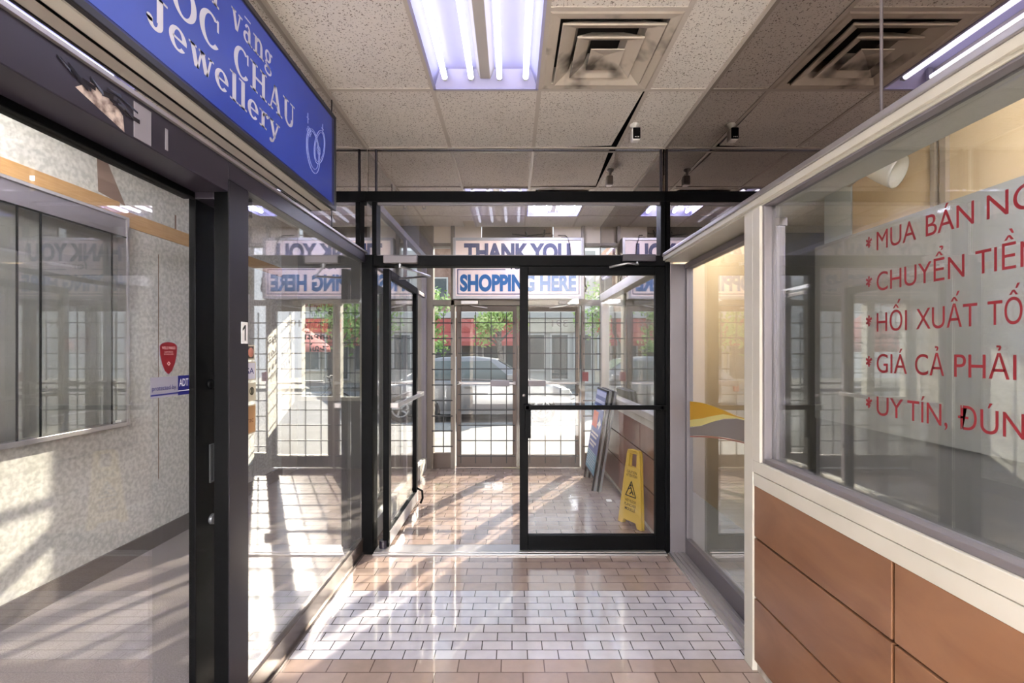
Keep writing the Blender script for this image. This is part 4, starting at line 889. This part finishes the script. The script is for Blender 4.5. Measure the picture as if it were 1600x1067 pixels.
# folded A-frame boards leaning on the panelling
ZA = 1.08
def aboard(k, off, label, lead):
    t = thing('sandwich_board', label, 'sandwich board', (.9, 5.05, 0), 'folded sandwich boards against the panelling')
    x0, x1 = .835+off, 1.005+off
    up = Vector((x1-x0, 0, ZA)).normalized(); ex = Vector((0, -1, 0)); nn = ex.cross(up).normalized()
    if nn.x > 0: nn = -nn
    oy = 5.33-.012*k
    TM = Matrix(((ex.x, up.x, nn.x, x0), (ex.y, up.y, nn.y, oy), (ex.z, up.z, nn.z, .004), (0, 0, 0, 1)))
    m = MB(); m.T = TM
    for a in (.0, .53): m.box(a, a+.02, 0, 1.06, -.02, 0)
    m.box(.02, .53, 1.04, 1.06, -.02, 0); m.box(.02, .53, .13, .15, -.02, 0); m.build('frame', M['black'] if k % 2 == 0 else M['plastic'], t, .002)
    m = MB(); m.T = TM; m.box(.01, .54, .14, 1.05, -.012, -.006)
    m.build('panel', M['boardblue'] if lead else M['plastic'], t)
    if lead:
        m = MB(); m.T = TM; m.box(.012, .538, .15, 1.045, -.006, .001); m.build('poster', M['boardblue'], t)
        m = MB(); m.T = TM; m.box(.02, .53, .98, 1.035, .001, .002); m.box(.03, .52, .90, .935, .001, .002); m.box(.02, .53, .84, .865, .001, .002); m.build('pale_bands', mat('pale blue print', '#aab4d6', .5), t)
        m = MB(); m.T = TM; m.box(.03, .30, .62, .80, .001, .002); m.build('orange_field', M['orange'], t)
        m = MB(); m.T = TM; m.prism([(.30, .70, .001), (.30, .66, .001), (.40, .66, .001), (.40, .62, .001), (.50, .69, .001), (.40, .76, .001), (.40, .72, .001)][1:], (0, 0, .001)); m.build('arrow', M['paper'], t); m = MB(); m.T = TM
        for z, w in ((.56, .4), (.52, .3), (.46, .36), (.42, .25)): 
            x = .06
            while x < .06+w: 
                l = random.uniform(.03, .07); m.box(x, x+l, z-.012, z+.012, .001, .002); x += l+.012
        m.build('white_print', M['paper'], t)
        m = MB(); m.T = TM; m.box(.015, .535, .155, .36, .001, .0018); m.build('teal_field', M['tealprint'], t)
        m = MB(); m.T = TM
        for i in range(7): m.box(.05, random.uniform(.4, .5), .36-.026*i-.008, .36-.026*i, .0018, .0024)
        m.build('small_print', mat('grey blue print', '#b9c6d6', .5), t)
for k, lab in enumerate(('blue printed sandwich board with an orange panel, front of the folded stack', 'folded sandwich board directly behind the blue printed one', 'folded sandwich board third from the front of the stack', 'rearmost folded sandwich board, next to the wood panelling')):
    aboard(k, .025*k, lab, k == 0)

m = MB(); m.box(.925, .975, 4.44, 4.49, 0.0, .012); tag(m.build('paper_scrap', M['paper'], bevel=.004), 'small crumpled white paper scrap on the vestibule floor tiles', 'litter')

# ================================================================== STREET
struct(B(-14, 14, D2+.06, 9.3, -.12, -.005).build('ground_sidewalk', M['concrete']))
struct(B(-30, 30, 9.3, 18.5, -.3, -.14).build('ground_road', M['asphalt']))
struct(B(-30, 30, 18.5, 26, -.3, -.02).build('ground_far_sidewalk', M['concrete']))

def car(cx, y0, zg):
    t = thing('car', 'silver hatchback car parked at the kerb outside the street doors', 'car', (cx, y0+.85, zg))
    # stations along x: (x, z_low, z_belt, inset)
    st = [(-2.05, .45, .78, .30), (-1.98, .30, .95, .14), (-1.6, .22, 1.0, .04), (-.8, .18, .98, 0), (.3, .18, .95, 0), (1.0, .2, .93, .03), (1.6, .24, .84, .08), (1.95, .3, .72, .16), (2.08, .42, .58, .32)]
    m = MB(); vs = []; n = 10
    for x, zl, zb, i_ in st:
        w = 1.72-2*i_; a = y0+i_; b = a+w; r = .1
        ring_ = [(a+r, zl), (a+.02, zl+.12), (a, zl+(zb-zl)*.5), (a+.02, zb-.06), (a+.09, zb), (b-.09, zb), (b-.02, zb-.06), (b, zl+(zb-zl)*.5), (b-.02, zl+.12), (b-r, zl)]
        vs += [(cx+x, y, zg+z) for y, z in ring_]
    fs = [(i*n+k, (i+1)*n+k, (i+1)*n+(k+1) % n, i*n+(k+1) % n) for i in range(len(st)-1) for k in range(n)]
    m.add(vs, fs + [tuple(range(n)), tuple(range((len(st)-1)*n+n-1, (len(st)-1)*n-1, -1))], True); m.build('body', M['carpaint'], t)
    cab = [(-1.9, .97, 1.0, .12), (-1.55, .98, 1.34, .2), (-1.1, .98, 1.47, .22), (-.3, .97, 1.5, .22), (.25, .95, 1.44, .22), (1.0, .93, .96, .12)]
    m = MB(); vs = []
    for x, zl, zt, i_ in cab:
        a, b = y0+.06, y0+1.66; ta, tb = y0+i_, y0+1.72-i_
        vs += [(cx+x, a, zg+zl), (cx+x, ta, zg+zt-.04), (cx+x, ta+.06, zg+zt), (cx+x, tb-.06, zg+zt), (cx+x, tb, zg+zt-.04), (cx+x, b, zg+zl)]
    m.add(vs, [(i*6+k, (i+1)*6+k, (i+1)*6+k+1, i*6+k+1) for i in range(5) for k in range(5)], True); m.build('cabin', M['carpaint'], t)
    for side, yy in ((0, y0+.06), (1, y0+1.66)):
        s = 1 if side == 0 else -1; lean = .13*s; e = -.012*s
        for xs in ((-1.55, -1.45, -.72, -.66, 1), (-.58, -.55, .12, .62, 2)):
            a, b2, c2, d2_, q = xs
            m = MB(); m.add([(cx+a, yy+e+.01*s, zg+1.0), (cx+d2_, yy+e+.01*s, zg+.985), (cx+c2, yy+lean+e, zg+1.40), (cx+b2, yy+lean+e, zg+1.385)], [(0, 1, 2, 3)]); m.build('side_window', M['carglass'], t)
    m = MB(); m.add([(cx+.98, y0+.2, zg+.975), (cx+.98, y0+1.52, zg+.975), (cx+.30, y0+1.44, zg+1.43), (cx+.30, y0+.28, zg+1.43)], [(0, 1, 2, 3)]); m.build('windscreen', M['carglass'], t)
    for x in (-1.32, 1.3):
        for yy, s in ((y0+.03, -1), (y0+1.69, 1)):
            m = MB(); m.lathe((cx+x, yy, zg+.31), (0, s, 0), [(0, -.18), (.29, -.18), (.31, -.15), (.31, -.02), (.29, .01), (.21, .01), (.2, -.02)], 28); w_ = m.build('wheel', M['tyre'], t)
            m = MB(); m.lathe((cx+x, yy, zg+.31), (0, s, 0), [(.2, -.02), (.2, .004), (.17, .004), (.17, -.03)], 28); m.cyl((cx+x, yy-s*.03, zg+.31), (cx+x, yy+s*.012, zg+.31), .05)
            for k in range(5):
                a = 2*PI*k/5; m.cyl((cx+x+.03*math.cos(a), yy+s*.004, zg+.31+.03*math.sin(a)), (cx+x+.18*math.cos(a), yy, zg+.31+.18*math.sin(a)), .022, 6)
            m.build('rim', M['rim'], w_)
    m = MB(); m.box(cx-.45, cx-.30, y0-.02, y0+.02, zg+.80, zg+.83); m.build('door_handle', M['carpaint'], t); m = MB(); m.box(cx-1.42, cx-1.27, y0-.02, y0+.02, zg+.81, zg+.84); m.build('door_handle', M['carpaint'], t)
    m = MB(); m.box(cx-1.0, cx+.95, y0-.012, y0+.03, zg+.2, zg+.27); m.build('side_trim', M['plastic'], t)
    m = MB(); m.box(cx+.50, cx+.68, y0-.14, y0+.03, zg+.97, zg+1.1); m.build('wing_mirror', M['carpaint'], t, .03)
    m = MB(); m.box(cx+1.72, cx+1.95, y0+.10, y0+.3, zg+.6, zg+.75); m.build('headlamp', M['bwhite'], t, .03)
    m = MB(); m.box(cx-2.0, cx-1.88, y0+.06, y0+.25, zg+.7, zg+.92); m.build('tail_lamp', M['redl'], t, .02)
car(-.62, 10.3, -.14)

def tree(x, y, h, label, lm, seed, r=1.5):
    rnd = random.Random(seed)
    t = thing('street_tree', label, 'tree', (x, y, -.02), 'street trees across the road')
    m = MB(); m.tube([(x, y, -.02), (x+.05, y, h*.3), (x-.05, y, h*.55), (x+.08, y, h*.85)], [.14, .11, .09, .04], 10)
    tips = []
    for k in range(9):
        a = rnd.uniform(0, 2*PI); z0 = h*rnd.uniform(.35, .75); e = Vector((x+r*.7*math.cos(a), y+r*.7*math.sin(a), z0+rnd.uniform(.4, 1.1)))
        m.tube([(x, y, z0), ((x+e.x)/2, (y+e.y)/2, z0+.3), e], [.05, .035, .015], 6); tips.append(e)
    m.build('trunk', M['bark'], t)
    m = MB()
    for k in range(1500):
        c0 = rnd.choice(tips + [Vector((x, y, h*.8))]*3); u = Vector((rnd.gauss(0, 1), rnd.gauss(0, 1), rnd.gauss(0, .7))).normalized()*(r*.55*rnd.random()**.5); p = c0+u
        a = Vector((rnd.gauss(0, 1), rnd.gauss(0, 1), rnd.gauss(0, 1))).normalized(); b = a.orthogonal().normalized(); s = rnd.uniform(.06, .11)
        m.add([p-a*s, p-b*s*.5, p+a*s, p+b*s*.5], [(0, 1, 2, 3)])
    m.build('foliage', lm, t)
tree(-3.2, 16.5, 3.6, 'bushy green street tree across the road behind the tail of the parked car', M['leaf'], 1, .95)
tree(-.45, 17.2, 3.5, 'yellow green street tree behind the roof of the parked car', M['leaf2'], 2, .9)
tree(3.9, 18.0, 4.2, 'green street tree across the road beyond the bonnet of the parked car', M['leaf'], 3, 1.6)
tree(-6.2, 16.0, 4.0, 'green street tree across the road behind the faded red umbrella', M['leaf'], 4, 1.6)

def building(x0, x1, h, wm, aw, label, yb=22.0, doors=2):
    t = thing('building', label, 'building', ((x0+x1)/2, yb, -.02), 'shop buildings across the road')
    x1 -= .02; m = MB(); m.box(x0, x1, yb, yb+6, -.02, h); m.build('wall', wm, t)
    m = MB(); m.box(x0, x1, yb-.25, yb, h-.35, h); m.build('cornice', M['bwhite'], t); B(x0, x1, yb-.15, yb, 3.1, 3.4).build('string_course', M['bwhite'], t)
    n = doors+1; wd = (x1-x0)/n
    for i in range(n):
        fr = B(x0+i*wd+.15, x0+(i+1)*wd-.15, yb-.08, yb+.05, .1 if i == 1 else .6, 2.3).build('shop_window', M['bglass'], t)
        m = MB(); m.frame_xz(x0+i*wd+.1, x0+(i+1)*wd-.1, yb-.12, yb-.02, .1 if i == 1 else .55, 2.36, .08); m.build('window_frame', M['bwhite'], fr)
    B(x0+.1, x1-.1, yb-.16, yb, 2.42, 3.05).build('fascia', aw, t)
    if aw in (M['awnred'], M['awngreen']):
        m = MB(); m.prism([(x0+.1, yb-.1, 2.42), (x0+.1, yb-1.2, 1.95), (x0+.1, yb-1.2, 1.75), (x0+.1, yb-.1, 2.2)], (x1-x0-.2, 0, 0)); m.build('awning', aw, t)
    k = max(2, int((x1-x0)/1.6))
    for i in range(k):
        xc = x0+(i+.5)*(x1-x0)/k
        if h > 5.2:
            fr = B(xc-.4, xc+.4, yb-.05, yb+.05, 3.8, 5.0).build('window', M['bglass'], t); m = MB(); m.frame_xz(xc-.46, xc+.46, yb-.09, yb-.02, 3.74, 5.06, .07); m.build('window_frame', M['bwhite'], fr)
building(-10.5, -6.3, 6.2, M['bcream'], M['awnred'], 'cream shop with a red awning across the road behind the umbrella')
building(-6.3, -2.6, 6.8, M['bbrick'], M['awnred'], 'brown brick shop with a red awning behind the trees')
building(-2.6, .6, 5.6, M['bgrey'], M['awnred'], 'grey shop with a red awning straight behind the parked car')
building(.6, 4.0, 6.3, M['bwhite'], M['bcream'], 'white shop with a cream fascia behind the bonnet of the parked car')
building(4.0, 8.0, 6.0, M['bcream'], M['orange'], 'cream shop with an orange fascia across the road')

um = thing('umbrella', 'faded red umbrella standing on the pavement outside the wallpapered shop', 'umbrella', (-4.0, 8.1, 0))
m = MB(); m.cyl((-4.0, 8.1, -.005), (-4.0, 8.1, 2.2), .02); m.lathe((-4.0, 8.1, -.005), (0, 0, 1), [(0, 0), (.22, 0), (.22, .06), (.05, .1), (0, .1)], 18); m.build('pole', M['bwhite'], um)
m = MB(); pr_ = [(.02, 2.17), (.4, 1.86), (.76, 1.57), (.78, 1.46), (.75, 1.54), (.39, 1.82), (.01, 2.13)]; m.lathe((-4.0, 8.1, 0), (0, 0, 1), pr_, 8); co = m.build('canopy', M['umbred'], um)

bk = thing('bicycle', 'dark bicycle parked on the pavement beside the faded red umbrella', 'bicycle', (-3.9, 8.9, 0))
for x in (-4.4, -3.38):
    m = MB(); pts = [(x+.33*math.cos(2*PI*k/28), 8.9, .335+.33*math.sin(2*PI*k/28)) for k in range(29)]; m.tube(pts, .018, 6, False)
    for k in range(10): a = 2*PI*k/10; m.cyl((x, 8.9, .335), (x+.32*math.cos(a), 8.9, .335+.32*math.sin(a)), .003, 4)
    m.build('wheel', M['tyre'], bk)
m = MB(); m.tube([(-4.4, 8.9, .335), (-4.02, 8.9, .3), (-4.18, 8.9, .8), (-4.4, 8.9, .335)], .014, 6); m.tube([(-4.02, 8.9, .3), (-3.55, 8.9, .78), (-4.15, 8.9, .74)], .016, 6); m.tube([(-3.38, 8.9, .335), (-3.52, 8.9, .72), (-3.57, 8.9, .95)], .014, 6); m.build('frame', M['bike'], bk)
m = MB(); m.tube([(-3.57, 8.65, .98), (-3.6, 8.78, 1.0), (-3.57, 8.9, .96), (-3.6, 9.02, 1.0), (-3.57, 9.15, .98)], .013, 6); m.build('handlebar', M['bike'], bk)
m = MB(); m.box(-4.32, -4.06, 8.83, 8.97, .84, .89); m.cyl((-4.18, 8.9, .78), (-4.2, 8.9, .85), .012); m.build('saddle', M['tyre'], bk, .02)
